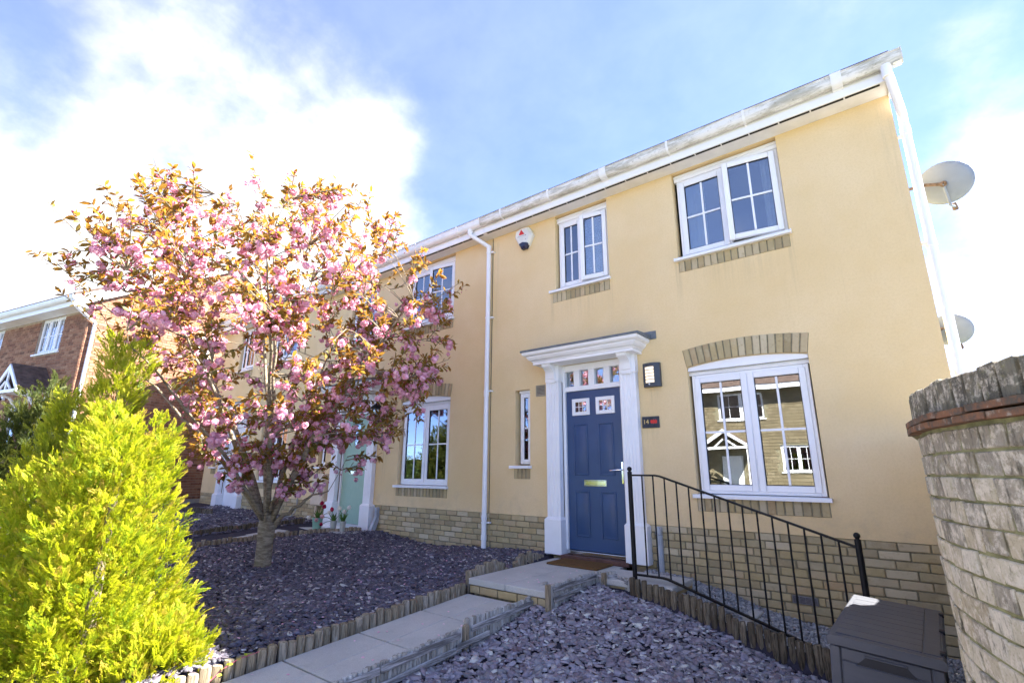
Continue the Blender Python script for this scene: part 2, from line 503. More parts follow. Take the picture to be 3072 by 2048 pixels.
MT['green_pot'] = simple("green_glazed_pot", (0.24, 0.44, 0.33), 0.3, 0.5)
MT['tin_pot'] = simple("tin_pot", (0.40, 0.42, 0.38), 0.45, 0.5, 0.3)
MT['cable'] = simple("grey_cable", (0.35, 0.34, 0.32), 0.5, 0.4)

k = Mat("window_glass")
k.n.remove(k.b)
gl = k.node('ShaderNodeBsdfGlossy')
gl.inputs['Roughness'].default_value = 0.0
gl.inputs['Color'].default_value = (0.94, 0.97, 1.0, 1)
tr = k.node('ShaderNodeBsdfTransparent')
tr.inputs['Color'].default_value = (0.72, 0.76, 0.76, 1)
fr = k.node('ShaderNodeFresnel')
fr.inputs['IOR'].default_value = 1.75
nz = k.noise(1.3, 1)
bp = k.node('ShaderNodeBump')
bp.inputs['Strength'].default_value = 0.035
bp.inputs['Distance'].default_value = 0.05
k.l.new(nz, bp.inputs['Height'])
k.l.new(bp.outputs[0], gl.inputs['Normal'])
mf = k.node('ShaderNodeMath', operation='MULTIPLY_ADD')
k.l.new(fr.outputs[0], mf.inputs[0])
mf.inputs[1].default_value = 1.5
mf.inputs[2].default_value = 0.11
mf.use_clamp = True
ms = k.node('ShaderNodeMixShader')
k.l.new(mf.outputs[0], ms.inputs[0])
k.l.new(tr.outputs[0], ms.inputs[1])
k.l.new(gl.outputs[0], ms.inputs[2])
k.l.new(ms.outputs[0], k.out.inputs['Surface'])
MT['glass'] = k.m

k = Mat("lit_opal_panel")
k.set((0.9, 0.85, 0.75), 0.5)
k.b.inputs['Emission Color'].default_value = (1.0, 0.74, 0.42, 1)
k.b.inputs['Emission Strength'].default_value = 0.055
MT['opal'] = k.m


def leafy(name, cols, trans, tfac=0.5, rough=0.5, island=True):
    k = Mat(name)
    if island:
        g = k.node('ShaderNodeNewGeometry')
        c = k.ramp(g.outputs['Random Per Island'], cols)
    else:
        g = k.node('ShaderNodeAttribute', attribute_name='tint')
        c = k.ramp(g.outputs['Fac'], cols)
    k.set(c, rough, 0.25)
    t = k.node('ShaderNodeBsdfTranslucent')
    ct = k.mix(0.55, c, trans)
    k.l.new(ct, t.inputs['Color'])
    ms = k.node('ShaderNodeMixShader')
    ms.inputs[0].default_value = tfac
    k.l.new(k.b.outputs[0], ms.inputs[1])
    k.l.new(t.outputs[0], ms.inputs[2])
    k.l.new(ms.outputs[0], k.out.inputs['Surface'])
    return k.m


MT['cherry_leaf'] = leafy("bronze_cherry_leaf", [(0.115, 0.135, 0.03), (0.165, 0.15, 0.032), (0.22, 0.15, 0.03), (0.30, 0.15, 0.028), (0.36, 0.18, 0.032)],
                          (0.50, 0.215, 0.025), 0.46, 0.5, False)
MT['blossom'] = leafy("pink_blossom", [(0.80, 0.44, 0.56), (0.85, 0.56, 0.66), (0.74, 0.34, 0.48), (0.88, 0.68, 0.75)], (0.92, 0.55, 0.65), 0.4, 0.8)
MT['bud'] = leafy("deep_pink_bud", [(0.46, 0.07, 0.16), (0.58, 0.13, 0.24)], (0.7, 0.15, 0.25), 0.3, 0.6)
MT['thuja'] = leafy("golden_conifer", [(0.075, 0.15, 0.008), (0.16, 0.25, 0.010), (0.29, 0.35, 0.014), (0.41, 0.405, 0.02), (0.48, 0.35, 0.055), (0.36, 0.20, 0.055)], (0.60, 0.62, 0.015), 0.5, 0.65, False)
MT['thuja_green'] = leafy("green_conifer", [(0.07, 0.12, 0.012), (0.16, 0.21, 0.015), (0.30, 0.33, 0.02), (0.42, 0.40, 0.03), (0.44, 0.32, 0.05)], (0.58, 0.60, 0.02), 0.52, 0.6, False)
MT['thuja_dark'] = leafy("dark_conifer", [(0.028, 0.045, 0.010), (0.05, 0.07, 0.012), (0.085, 0.10, 0.018), (0.14, 0.13, 0.025)], (0.15, 0.17, 0.015), 0.35, 0.6, False)
MT['green_leaf'] = leafy("green_leaf", [(0.06, 0.13, 0.03), (0.09, 0.17, 0.04)], (0.2, 0.35, 0.05), 0.4)
MT['lime_leaf'] = leafy("lime_leaf", [(0.34, 0.42, 0.03), (0.42, 0.46, 0.05)], (0.6, 0.65, 0.05), 0.4)
MT['tulip_red'] = leafy("crimson_tulip", [(0.35, 0.01, 0.05), (0.45, 0.02, 0.07)], (0.6, 0.03, 0.1), 0.3)
MT['tulip_white'] = leafy("white_tulip", [(0.8, 0.78, 0.66), (0.85, 0.82, 0.74)], (0.85, 0.8, 0.7), 0.3)
MT['tulip_pink'] = leafy("pink_tulip", [(0.72, 0.36, 0.36), (0.8, 0.5, 0.48)], (0.85, 0.5, 0.5), 0.3)
MT['hedge'] = leafy("hedge_leaf", [(0.03, 0.06, 0.012), (0.05, 0.085, 0.018), (0.07, 0.10, 0.02)], (0.12, 0.18, 0.02), 0.3)
k = Mat("cherry_bark")
c = k.mix(k.rng(k.noise(10, 6, 0.7, (1, 1, 3.5)), 0.35, 0.68), (0.15, 0.115, 0.075), (0.34, 0.28, 0.20))
c = k.mix(k.rng(k.noise(7, 4), 0.55, 0.75, 0, 0.4), c, (0.20, 0.19, 0.10))
k.set(c, 0.85, 0.2)
k.bump(k.noise(16, 6, 0.7, (0.8, 0.8, 5)), 0.8, 0.012)
MT['bark'] = k.m


# ------------------------------------------------------------------ mesh helpers
class MB:
    def __init__(s):
        s.v, s.f = [], []

    def add(s, vs, fs, M=None):
        b = len(s.v)
        if M is not None:
            vs = [M @ Vector(p) for p in vs]
        s.v += [tuple(p) for p in vs]
        s.f += [tuple(b + i for i in f) for f in fs]
        return s

    def box(s, x0, x1, y0, y1, z0, z1, M=None):
        vs = [(x, y, z) for z in (z0, z1) for y in (y0, y1) for x in (x0, x1)]
        return s.add(vs, [(0, 2, 3, 1), (4, 5, 7, 6), (0, 1, 5, 4), (2, 6, 7, 3), (0, 4, 6, 2), (1, 3, 7, 5)], M)

    def cbox(s, x0, x1, y0, y1, z0, z1, c=0.004, M=None, jit=0.0, rnd=None):
        c = min(c, (x1 - x0) * .45, (y1 - y0) * .45, (z1 - z0) * .45)
        X, Y, Zz = (x0, x1), (y0, y1), (z0, z1)
        vs, idx = [], {}
        for i in (0, 1):
            for j in (0, 1):
                for kk in (0, 1):
                    sx, sy, sz = (1 - 2 * i), (1 - 2 * j), (1 - 2 * kk)
                    p = (X[i], Y[j], Zz[kk])
                    jx = [0, 0, 0]
                    if jit:
                        jx = [rnd.uniform(-jit, jit) for _ in range(3)]
                    for a in range(3):
                        q = [p[0] + sx * c, p[1] + sy * c, p[2] + sz * c]
                        q[a] = p[a]
                        idx[(i, j, kk, a)] = len(vs)
                        vs.append(tuple(q[t] + jx[t] for t in range(3)))
        I = lambda i, j, kk, a: idx[(i, j, kk, a)]
        fs = []
        for i in (0, 1):
            fs.append((I(i, 0, 0, 0), I(i, 1, 0, 0), I(i, 1, 1, 0), I(i, 0, 1, 0)))
            fs.append((I(0, i, 0, 1), I(1, i, 0, 1), I(1, i, 1, 1), I(0, i, 1, 1)))
            fs.append((I(0, 0, i, 2), I(1, 0, i, 2), I(1, 1, i, 2), I(0, 1, i, 2)))
        for i in (0, 1):
            for j in (0, 1):
                fs.append((I(i, j, 0, 0), I(i, j, 1, 0), I(i, j, 1, 1), I(i, j, 0, 1)))
                fs.append((I(i, 0, j, 0), I(i, 1, j, 0), I(i, 1, j, 2), I(i, 0, j, 2)))
                fs.append((I(0, i, j, 1), I(1, i, j, 1), I(1, i, j, 2), I(0, i, j, 2)))
                for kk in (0, 1):
                    fs.append((I(i, j, kk, 0), I(i, j, kk, 1), I(i, j, kk, 2)))
        return s.add(vs, fs, M)

    def quad(s, a, b, c, d):
        return s.add([a, b, c, d], [(0, 1, 2, 3)])

    def prism(s, poly, axis, a, b, M=None):
        """extrude a 2D polygon along axis ('x','y','z') from a to b"""
        n = len(poly)

        def P(u, v, w):
            return {'x': (w, u, v), 'y': (u, w, v), 'z': (u, v, w)}[axis]
        vs = [P(u, v, a) for u, v in poly] + [P(u, v, b) for u, v in poly]
        fs = [tuple(range(n)), tuple(range(2 * n - 1, n - 1, -1))]
        fs += [(i, (i + 1) % n, n + (i + 1) % n, n + i) for i in range(n)]
        return s.add(vs, fs, M)

    def tube(s, pts, rad, n=10, cap=True):
        pts = [Vector(p) for p in pts]
        if not isinstance(rad, (list, tuple)):
            rad = [rad] * len(pts)
        prev = None
        b = len(s.v)
        for i, p in enumerate(pts):
            t = (pts[min(i + 1, len(pts) - 1)] - pts[max(i - 1, 0)])
            if t.length < 1e-9:
                t = Vector((0, 0, 1))
            t.normalize()
            if prev is None:
                u = t.cross(Vector((0, 1, 0)) if abs(t.y) < 0.9 else Vector((1, 0, 0))).normalized()
            else:
                u = (prev - t * prev.dot(t))
                u = u.normalized() if u.length > 1e-6 else t.orthogonal().normalized()
            prev = u
            w = t.cross(u)
            for j in range(n):
                a = 2 * PI * j / n
                s.v.append(tuple(p + (u * math.cos(a) + w * math.sin(a)) * rad[i]))
        for i in range(len(pts) - 1):
            for j in range(n):
                q = b + i * n
                s.f.append((q + j, q + (j + 1) % n, q + n + (j + 1) % n, q + n + j))
        if cap:
            s.f.append(tuple(b + j for j in range(n))[::-1])
            q = b + (len(pts) - 1) * n
            s.f.append(tuple(q + j for j in range(n)))
        return s

    def lathe(s, prof, n=20, M=None):
        vs, fs = [], []
        for r, z in prof:
            for j in range(n):
                a = 2 * PI * j / n
                vs.append((r * math.cos(a), r * math.sin(a), z))
        for i in range(len(prof) - 1):
            for j in range(n):
                q = i * n
                fs.append((q + j, q + (j + 1) % n, q + n + (j + 1) % n, q + n + j))
        fs.append(tuple(range(n))[::-1])
        q = (len(prof) - 1) * n
        fs.append(tuple(q + j for j in range(n)))
        return s.add(vs, fs, M)

    def mesh(s, name, mat, smooth=False):
        me = bpy.data.meshes.new(name)
        me.from_pydata(s.v, [], s.f)
        bm = bmesh.new()
        bm.from_mesh(me)
        bmesh.ops.recalc_face_normals(bm, faces=bm.faces)
        bm.to_mesh(me)
        bm.free()
        me.materials.append(MT[mat] if isinstance(mat, str) else mat)
        if smooth:
            me.polygons.foreach_set('use_smooth', [True] * len(me.polygons))
            if smooth != 'all':
                me.set_sharp_from_angle(angle=math.radians(38))
        me.update()
        return me

    def build(s, name, mat, parent=None, smooth=False, kind=None, label=None, cat=None, group=None):
        return link(name, s.mesh(name, mat, smooth), parent, kind=kind, label=label, cat=cat, group=group)


def tag(o, label=None, cat=None, group=None, kind=None):
    if label:
        o['label'] = label
    if cat:
        o['category'] = cat
    if group:
        o['group'] = group
    if kind:
        o['kind'] = kind
    return o


def link(name, me, parent=None, loc=None, rot=None, scale=None, kind=None, label=None, cat=None, group=None):
    """parts are modelled in world coordinates; an offset puts them back under a root that stands elsewhere"""
    o = bpy.data.objects.new(name, me)
    COL.objects.link(o)
    off = Vector((0, 0, 0))
    if parent is not None:
        o.parent = parent
        if parent.parent is None and parent.type == 'EMPTY' and not parent.get('_local'):
            off = -Vector(parent.location)
    o.location = off + (Vector(loc) if loc is not None else Vector((0, 0, 0)))
    if rot is not None:
        o.rotation_euler = rot
    if scale is not None:
        o.scale = scale
    return tag(o, label, cat, group, kind)


def thing(name, label, cat, loc=(0, 0, 0), group=None, rotz=0.0, local=False):
    o = bpy.data.objects.new(name, None)
    COL.objects.link(o)
    o.location = loc
    o.rotation_euler = (0, 0, rotz)
    o.empty_display_size = 0.2
    if local:
        o['_local'] = 1
    return tag(o, label, cat, group)


def np_mesh(name, V, F, mat, smooth=False, tint=None):
    """mesh from numpy arrays; F is (m,k)"""
    V = np.asarray(V, np.float32)
    F = np.asarray(F, np.int32)
    me = bpy.data.meshes.new(name)
    me.vertices.add(len(V))
    me.vertices.foreach_set('co', V.ravel())
    m_, k_ = F.shape
    me.loops.add(m_ * k_)
    me.loops.foreach_set('vertex_index', F.ravel())
    me.polygons.add(m_)
    me.polygons.foreach_set('loop_start', np.arange(0, m_ * k_, k_, dtype=np.int32))
    me.polygons.foreach_set('loop_total', np.full(m_, k_, np.int32))
    if smooth:
        me.polygons.foreach_set('use_smooth', np.ones(m_, bool))
    me.update(calc_edges=True)
    if tint is not None:
        at = me.attributes.new('tint', 'FLOAT', 'POINT')
        at.data.foreach_set('value', np.clip(np.asarray(tint, np.float32), 0, 1))
    me.materials.append(MT[mat])
    return me


def instance(T, F, L, A):
    """copies of a template: T (n,3), F (m,k), L (N,3) places, A (N,3,3) axes (rows = local axes, scaled)"""
    V = np.einsum('ni,Nij->Nnj', T, A) + L[:, None, :]
    n = len(T)
    FF = (F[None] + (np.arange(len(L)) * n)[:, None, None]).reshape(-1, F.shape[1])
    return V.reshape(-1, 3), FF


def rand_axes(N, rs, up=None, tilt=0.3):
    """random rotation about Z with a random tilt"""
    a = rs.uniform(0, 2 * PI, N)
    nx = rs.normal(0, tilt, N)
    ny = rs.normal(0, tilt, N)
    z = np.stack([nx, ny, np.ones(N)], 1)
    z /= np.linalg.norm(z, axis=1, keepdims=True)
    x = np.stack([np.cos(a), np.sin(a), np.zeros(N)], 1)
    y = np.cross(z, x)
    y /= np.linalg.norm(y, axis=1, keepdims=True)
    x = np.cross(y, z)
    return np.stack([x, y, z], 1)

# ------------------------------------------------------------------ ground levels
def sstep(a, b, x):
    t = min(1, max(0, (x - a) / (b - a)))
    return t * t * (3 - 2 * t)


def path_z(y):
    return -0.235 - 0.06 * max(0.0, (-1.62 - y))


_FX = [-14.8, -9.4, -8.2, -7.3, -6.9, -6.3, -5.86, -5.1, -4.8, -4.4, -3.9, -3.6]
_FZ = [0.10, 0.0, -0.04, -0.05, -0.085, -0.15, -0.175, -0.118, -0.12, -0.085, -0.075, -0.075]


def left_z(x, y):
    f = float(np.interp(x, _FX, _FZ))
    base = float(np.interp(x, [-14.8, -9.2, -8.2, -3.6], [0.06, 0.0, -0.05, -0.10]))
    t = sstep(0.0, -0.9, y)
    return f * (1 - t) + base * t + 0.05 * max(y, -9) + 0.012 * math.sin(3.1 * x + 1.3 * y) * t


def right_z(x, y):
    a = -0.14 - 0.20 * (x + 2.7)
    a -= 0.06 * sstep(-2.0, -0.8, x)
    b = -0.42 - 0.06 * (x + 2.9)
    t = sstep(-0.8, -2.7, y)
    c = 0.012 * math.sin(4.0 * x - 2.7 * y)
    return a * (1 - t) + b * t + c - 0.05 * max(0, -3.4 - y)


def ground_z(x, y):
    if y > 0.2:
        return -0.7
    if x < -3.70:
        z = left_z(x, y)
    elif x < -2.90:
        z = path_z(y) - 0.09 if y < -1.6 else -0.24
    elif y > -0.81:
        z = -0.18 if x < -1.9 else float(np.interp(x, [-1.9, -1.5, -1.28, -1.0, -.7, .1], [-.20, -.29, -.34, -.40, -.44, -.50]))
        if y > -0.24 and x > -2.45:
            z = max(-0.62, float(np.interp(x, [-2.45, -2.0, -1.9, -1.62, -1.36, -0.93, 0.4], [-0.11, -0.15, -0.19, -0.235, -0.33, -0.40, -0.52]))) - 0.01
    else:
        z = right_z(x, y)
    if x > 0.1:
        z = z * (1 - sstep(0.1, 0.8, x)) + -0.62 * sstep(0.1, 0.8, x)
    if y < -4.9:
        t = sstep(-4.9, -5.7, y)
        z = z * (1 - t) + -0.56 * t
    return z


def grid_mesh(name, xs, ys, fz, mat):
    V = np.array([(x, y, fz(x, y)) for y in ys for x in xs])
    nx, ny = len(xs), len(ys)
    i = np.arange(nx - 1)[None, :] + np.arange(ny - 1)[:, None] * nx
    F = np.stack([i, i + 1, i + 1 + nx, i + nx], -1).reshape(-1, 4)
    return np_mesh(name, V, F, mat, True)


# one sheet out to the horizon, with the garden sheet lying over it
g = MB()
g.box(-700, 700, -700, 700, -1.3, -0.80)
g.build('ground', 'grass', kind='structure', label='green ground stretching away behind and around the houses', cat='ground')
xs = np.arange(-14.9, 3.01, 0.05)
ys = np.arange(-6.2, 0.16, 0.05)
o = link('garden_soil', grid_mesh('garden_soil', xs, ys, ground_z, 'soil'), kind='structure',
         label='dark soil of the front gardens under the slate chippings', cat='soil')
b = MB()
b.box(-60, 40, -8.0, -6.15, -1.2, -0.56)
b.build('pavement', 'paving', kind='structure', label='pale concrete pavement along the street in front of the gardens', cat='pavement')
b = MB()
b.box(-60, 40, -8.13, -8.004, -1.2, -0.57)
b.build('kerb', 'paving', kind='structure', label='concrete kerb between pavement and road', cat='kerb')
b = MB()
b.box(-60, 40, -13.6, -8.134, -1.2, -0.69)
b.build('road', 'asphalt', kind='structure', label='grey asphalt road in front of the terrace', cat='road')
b = MB()
b.box(-60, 40, -15.5, -13.604, -1.2, -0.56)
b.build('far_pavement', 'paving', kind='structure', label='concrete pavement on the far side of the road', cat='pavement')
b = MB()
b.box(-40, -14.92, -6.0, 8.0, -0.9, -0.05)
b.build('driveway', 'asphalt', kind='structure', label='dark asphalt drive beside the red brick house', cat='driveway')
b = MB()
b.box(3.0, 40, -6.14, 8.0, -0.9, -0.62)
b.build('yard', 'paving', kind='structure', label='paved ground beyond the curved brick wall', cat='yard')

# ------------------------------------------------------------------ paving of the front path
root = thing('path', None, None, (-3.3, -1.6, -0.24))
tag(root, 'pale concrete slab path rising to the blue door', 'path', kind='structure')
joints = [-1.655, -2.262, -2.908, -3.528, -4.15, -4.77, -5.4]
slope = math.atan(0.06)
for i in range(6):
    y1, y0 = joints[i], joints[i + 1]
    for x0, x1 in ((-3.655, -3.302), (-3.300, -2.945)):
        s_ = MB()
        yc = (y0 + y1) / 2
        L = (y1 - y0) / 2 - 0.0065
        M = Matrix.Translation((0, yc, path_z(yc) + RND.uniform(-.0015, .0015))) @ Matrix.Rotation(slope, 4, 'X')
        s_.cbox(x0, x1, -L, L, -0.05, 0, 0.004, M)
        s_.build('paving_slab', 'concrete', root)
s_ = MB()
for (x0, x1, y0, y1) in ((-3.665, -3.20, -1.645, -0.75), (-3.196, -2.735, -1.645, -0.75), (-3.665, -3.196, -0.746, -0.012), (-3.192, -2.735, -0.746, -0.012)):
    s_ = MB()
    s_.cbox(x0, x1, y0, y1, -0.158, -0.10, 0.006)
    s_.build('paving_slab', 'concrete', root)
b = MB()
b.box(-3.62, -2.75, -1.60, -0.02, -0.6, -0.160)
b.build('step_core', 'mortar', root)
for i in range(5):
    b = MB()
    x0 = -3.655 + i * 0.232 - (0.10 if i else 0)
    b.cbox(x0 if i else -3.655, min(x0 + (0.222 if i else 0.122), -2.745), -1.632, -1.605, -0.232, -0.166, 0.004)
    if i < 5:
        b.build('brick', 'tan_brick', root)
# side steps falling to the right along the house
root = thing('side_steps', None, None, (-1.9, -0.5, -0.2))
tag(root, 'concrete slab steps going down to the right behind the black railing', 'steps', kind='structure')
for (x0, x1, zt) in ((-2.731, -2.33, -0.10), (-2.326, -1.91, -0.10), (-1.78, -1.285, -0.295), (-1.15, -0.70, -0.425), (-0.60, 0.05, -0.49)):
    b = MB()
    b.cbox(x0, x1, -0.795, -0.245, zt - 0.055, zt, 0.006)
    b.build('paving_slab', 'concrete', root)
    b = MB()
    b.box(x0 + .01, x1 - 0.012, -0.765, -0.245, -0.8, zt - 0.057)
    b.build('step_core', 'tan_brick', root)


# ------------------------------------------------------------------ shared brick shapes
def brick_shapes(L, D, H, n, jit=0.0022, ch=0.005, seed=3):
    r = random.Random(seed)
    out = []
    for i in range(n):
        b = MB()
        b.cbox(-L / 2, L / 2, -D / 2, D / 2, -H / 2, H / 2, ch, None, jit, r)
        out.append(b.mesh('brick_shape', 'tan_brick'))
    return out


BR = brick_shapes(0.215, 0.06, 0.065, 5)
BR_H = brick_shapes(0.102, 0.06, 0.065, 3, seed=5)
SOLD = brick_shapes(0.064, 0.05, 0.135, 4, seed=8)
ARCHB = brick_shapes(0.0595, 0.05, 0.205, 4, seed=9)


def course_bricks(parent, x0, x1, zc, y, off, holes=()):
    """one stretcher course; closers cut at the ends and at openings"""
    x = x0 - off
    while x < x1 - 0.02:
        a, bb = max(x, x0), min(x + 0.215, x1)
        for (h0, h1) in holes:
            if a < h1 and bb > h0:
                if a < h0:
                    bb = h0 - .004
                elif bb > h1:
                    a = h1 + .004
                else:
                    a = bb
        w = bb - a
        if w > 0.03:
            me = RND.choice(BR)
            link('brick', me, parent, ((a + bb) / 2, y + RND.uniform(-0.0015, 0.0015), zc + RND.uniform(-.0012, .0012)),
                 (0, RND.uniform(-.004, .004), 0), (w / 0.215, 1, 1))
        x += 0.225


# ------------------------------------------------------------------ windows
def pane_with_bars(parent, x0, x1, z0, z1, y, bars=(1, 1), M=None, z_bar=None):
    b = MB()
    b.box(x0 - .008, x1 + .008, y, y + 0.004, z0 - .008, z1 + .008, M)
    b.build('pane', 'glass', parent)
    b = MB()
    bw = 0.011
    for i in range(bars[0]):
        xc = x0 + (x1 - x0) * (i + 1) / (bars[0] + 1)
        b.box(xc - bw, xc + bw, y - 0.006, y - 0.0015, z0, z1, M)
    for i in range(bars[1]):
        zc = z0 + (z1 - z0) * (i + 1) / (bars[1] + 1)
        b.box(x0, x1, y - 0.0075, y - 0.003, zc - bw, zc + bw, M)
    if bars[0] or bars[1]:
        b.build('glazing_bar', 'upvc', parent)


def rect_frame(b, x0, x1, z0, z1, w, y0, y1, c=0.004, M=None):
    b.cbox(x0, x0 + w, y0, y1, z0, z1, c, M)
    b.cbox(x1 - w, x1, y0, y1, z0, z1, c, M)
    b.cbox(x0 + w + .0005, x1 - w - .0005, y0 + .0004, y1, z0, z0 + w, c, M)
    b.cbox(x0 + w + .0005, x1 - w - .0005, y0 + .0004, y1, z1 - w, z1, c, M)


def sash(parent, x0, x1, z0, z1, y, w=0.062, bars=(1, 1), M=None, depth=0.05):
    """casement: frame, dark gasket, pane and glazing bars; (x0..x1) outside of the sash, y its front"""
    b = MB()
    rect_frame(b, x0, x1, z0, z1, w, y, y + depth, 0.006, M)
    o = b.build('sash', 'upvc', parent, True)
    b = MB()
    rect_frame(b, x0 + w - .002, x1 - w + .002, z0 + w - .002, z1 - w + .002, 0.008, y + 0.010, y + 0.03, 0.001, M)
    b.build('gasket', 'seal', parent)
    pane_with_bars(parent, x0 + w + .005, x1 - w - .005, z0 + w + .005, z1 - w - .005, y + 0.022, bars, M)


def curtain(parent, x0, x1, z0, z1, y, seed=0):
    r = random.Random(seed)
    n = 36
    ph = r.uniform(0, 6)
    vs, fs = [], []
    for i in range(n + 1):
        t = i / n
        x = x0 + (x1 - x0) * t
        w = 0.018 * math.sin(t * (x1 - x0) * 75 + ph) + 0.008 * math.sin(t * 31 + ph)
        vs += [(x, y + w, z0), (x, y + w * 0.6, z1)]
        if i:
            fs.append((2 * i - 2, 2 * i, 2 * i + 1, 2 * i - 1))
    b = MB()
    b.add(vs, fs)
    b.build('curtain', 'curtain', parent, 'all')


def sill(parent, x0, x1, z, y0=-0.055, y1=0.07, h=0.04):
    b = MB()
    b.prism([(y0, z - h), (y0, z - 0.012), (y0 + .01, z - .004), (y1, z), (y1, z - h)], 'x', x0, x1)
    b.cbox(x0 - .004, x0 + .006, y0 - .002, y1 - .08, z - h - .002, z - .002, .002)
    b.cbox(x1 - .006, x1 + .004, y0 - .002, y1 - .08, z - h - .002, z - .002, .002)
    b.build('sill', 'upvc', parent)


def casement_pair(house, x0, x1, z0, z1, openable=False, head=0.0, xm=None, curt=(), open_ang=9.0, bars=(1, 1)):
    """two-light window in a reveal; (x0..x1, z0..z1) is the outer frame"""
    yf = 0.062
    b = MB()
    xm = (x0 + x1) / 2 if xm is None else xm
    rect_frame(b, x0, x1, z0, z1, 0.045, yf, yf + 0.065, 0.004)
    b.cbox(xm - .022, xm + .022, yf + .001, yf + .06, z0 + .04, z1 - .04, 0.003)
    if head:
        b.cbox(x0 - 0.03, x1 + .03, yf - .006, yf + 0.05, z1 + .002, z1 + head, 0.004)
        b.cbox(x0 - 0.03, x1 + .03, yf - .018, yf - .0065, z1 + head * .55, z1 + head * .75, 0.003)
    w = b.build('window', 'upvc', house, True)
    sash(w, x0 + .030, xm - .004, z0 + .030, z1 - .030, yf - 0.012)
    if openable:
        xa, xb = xm + .004, x1 - .030
        M = Matrix.Translation((xb, yf - .014, 0)) @ Matrix.Rotation(math.radians(open_ang), 4, 'Z') @ Matrix.Translation((-xb, -(yf - .014), 0))
        sash(w, xa, xb, z0 + .034, z1 - .026, yf - .030, M=M)
        b = MB()
        b.box(xm + .024, x1 - .046, yf + .05, yf + .052, z0 + .046, z0 + .05)
        b.build('hinge_rail', 'seal', w)
    else:
        sash(w, xm + .004, x1 - .030, z0 + .030, z1 - .030, yf - 0.012)
    for i, (a, c_) in enumerate(curt):
        curtain(w, a, c_, z0 + .02, z1 - .02, 0.17, seed=int(100 * abs(x0)) + i)
    return w


def skin_wall(x0, x1, z0, z1, ops, y=0.0):
    """front skin with openings: each (xa, xb, za, zb, rise, reveal)"""
    b = MB()
    cuts = {x0, x1}
    for (xa, xb, za, zb, rise, rv) in ops:
        n = 14 if rise else 1
        for i in range(n + 1):
            cuts.add(xa + (xb - xa) * i / n)
    cuts = sorted(cuts)

    def top(o, x):
        xa, xb, za, zb, rise, rv = o
        t = (x - (xa + xb) / 2) / ((xb - xa) / 2)
        return zb + rise * (1 - t * t)
    for a, c_ in zip(cuts, cuts[1:]):
        mid = (a + c_) / 2
        here = sorted([o for o in ops if o[0] < mid < o[1]], key=lambda o: o[2])
        la = lb = z0
        for o in here:
            if o[2] > la + 1e-6:
                b.quad((a, y, la), (c_, y, lb), (c_, y, o[2]), (a, y, o[2]))
            la, lb = top(o, a), top(o, c_)
        if la < z1 - 1e-6:
            b.quad((a, y, la), (c_, y, lb), (c_, y, z1), (a, y, z1))
    for o in ops:
        xa, xb, za, zb, rise, rv = o
        b.quad((xa, y, max(za, z0)), (xa, rv, max(za, z0)), (xa, rv, zb), (xa, y, zb))
        b.quad((xb, y, max(za, z0)), (xb, rv, max(za, z0)), (xb, rv, zb), (xb, y, zb))
        if za > z0:
            b.quad((xa, y, za), (xb, y, za), (xb, rv, za), (xa, rv, za))
        n = 14 if rise else 1
        for i in range(n):
            p, q = xa + (xb - xa) * i / n, xa + (xb - xa) * (i + 1) / n
            b.quad((p, y, top(o, p)), (q, y, top(o, q)), (q, rv, top(o, q)), (p, rv, top(o, p)))
    return b


def flute_pilaster(b, x0, x1, z0, z1, y):
    """pilaster with four sunk flutes"""
    n = 4
    w = x1 - x0
    m_ = 0.030
    fw = (w - 2 * m_) / (2 * n - 1)
    poly = [(x0, 0.05), (x0, y)]
    for i in range(n):
        a = x0 + m_ + 2 * i * fw
        poly += [(a, y), (a + .003, y + .007), (a + fw - .003, y + .007), (a + fw, y)]
    poly += [(x1, y), (x1, 0.05)]
    b.prism(poly, 'z', z0, z1)


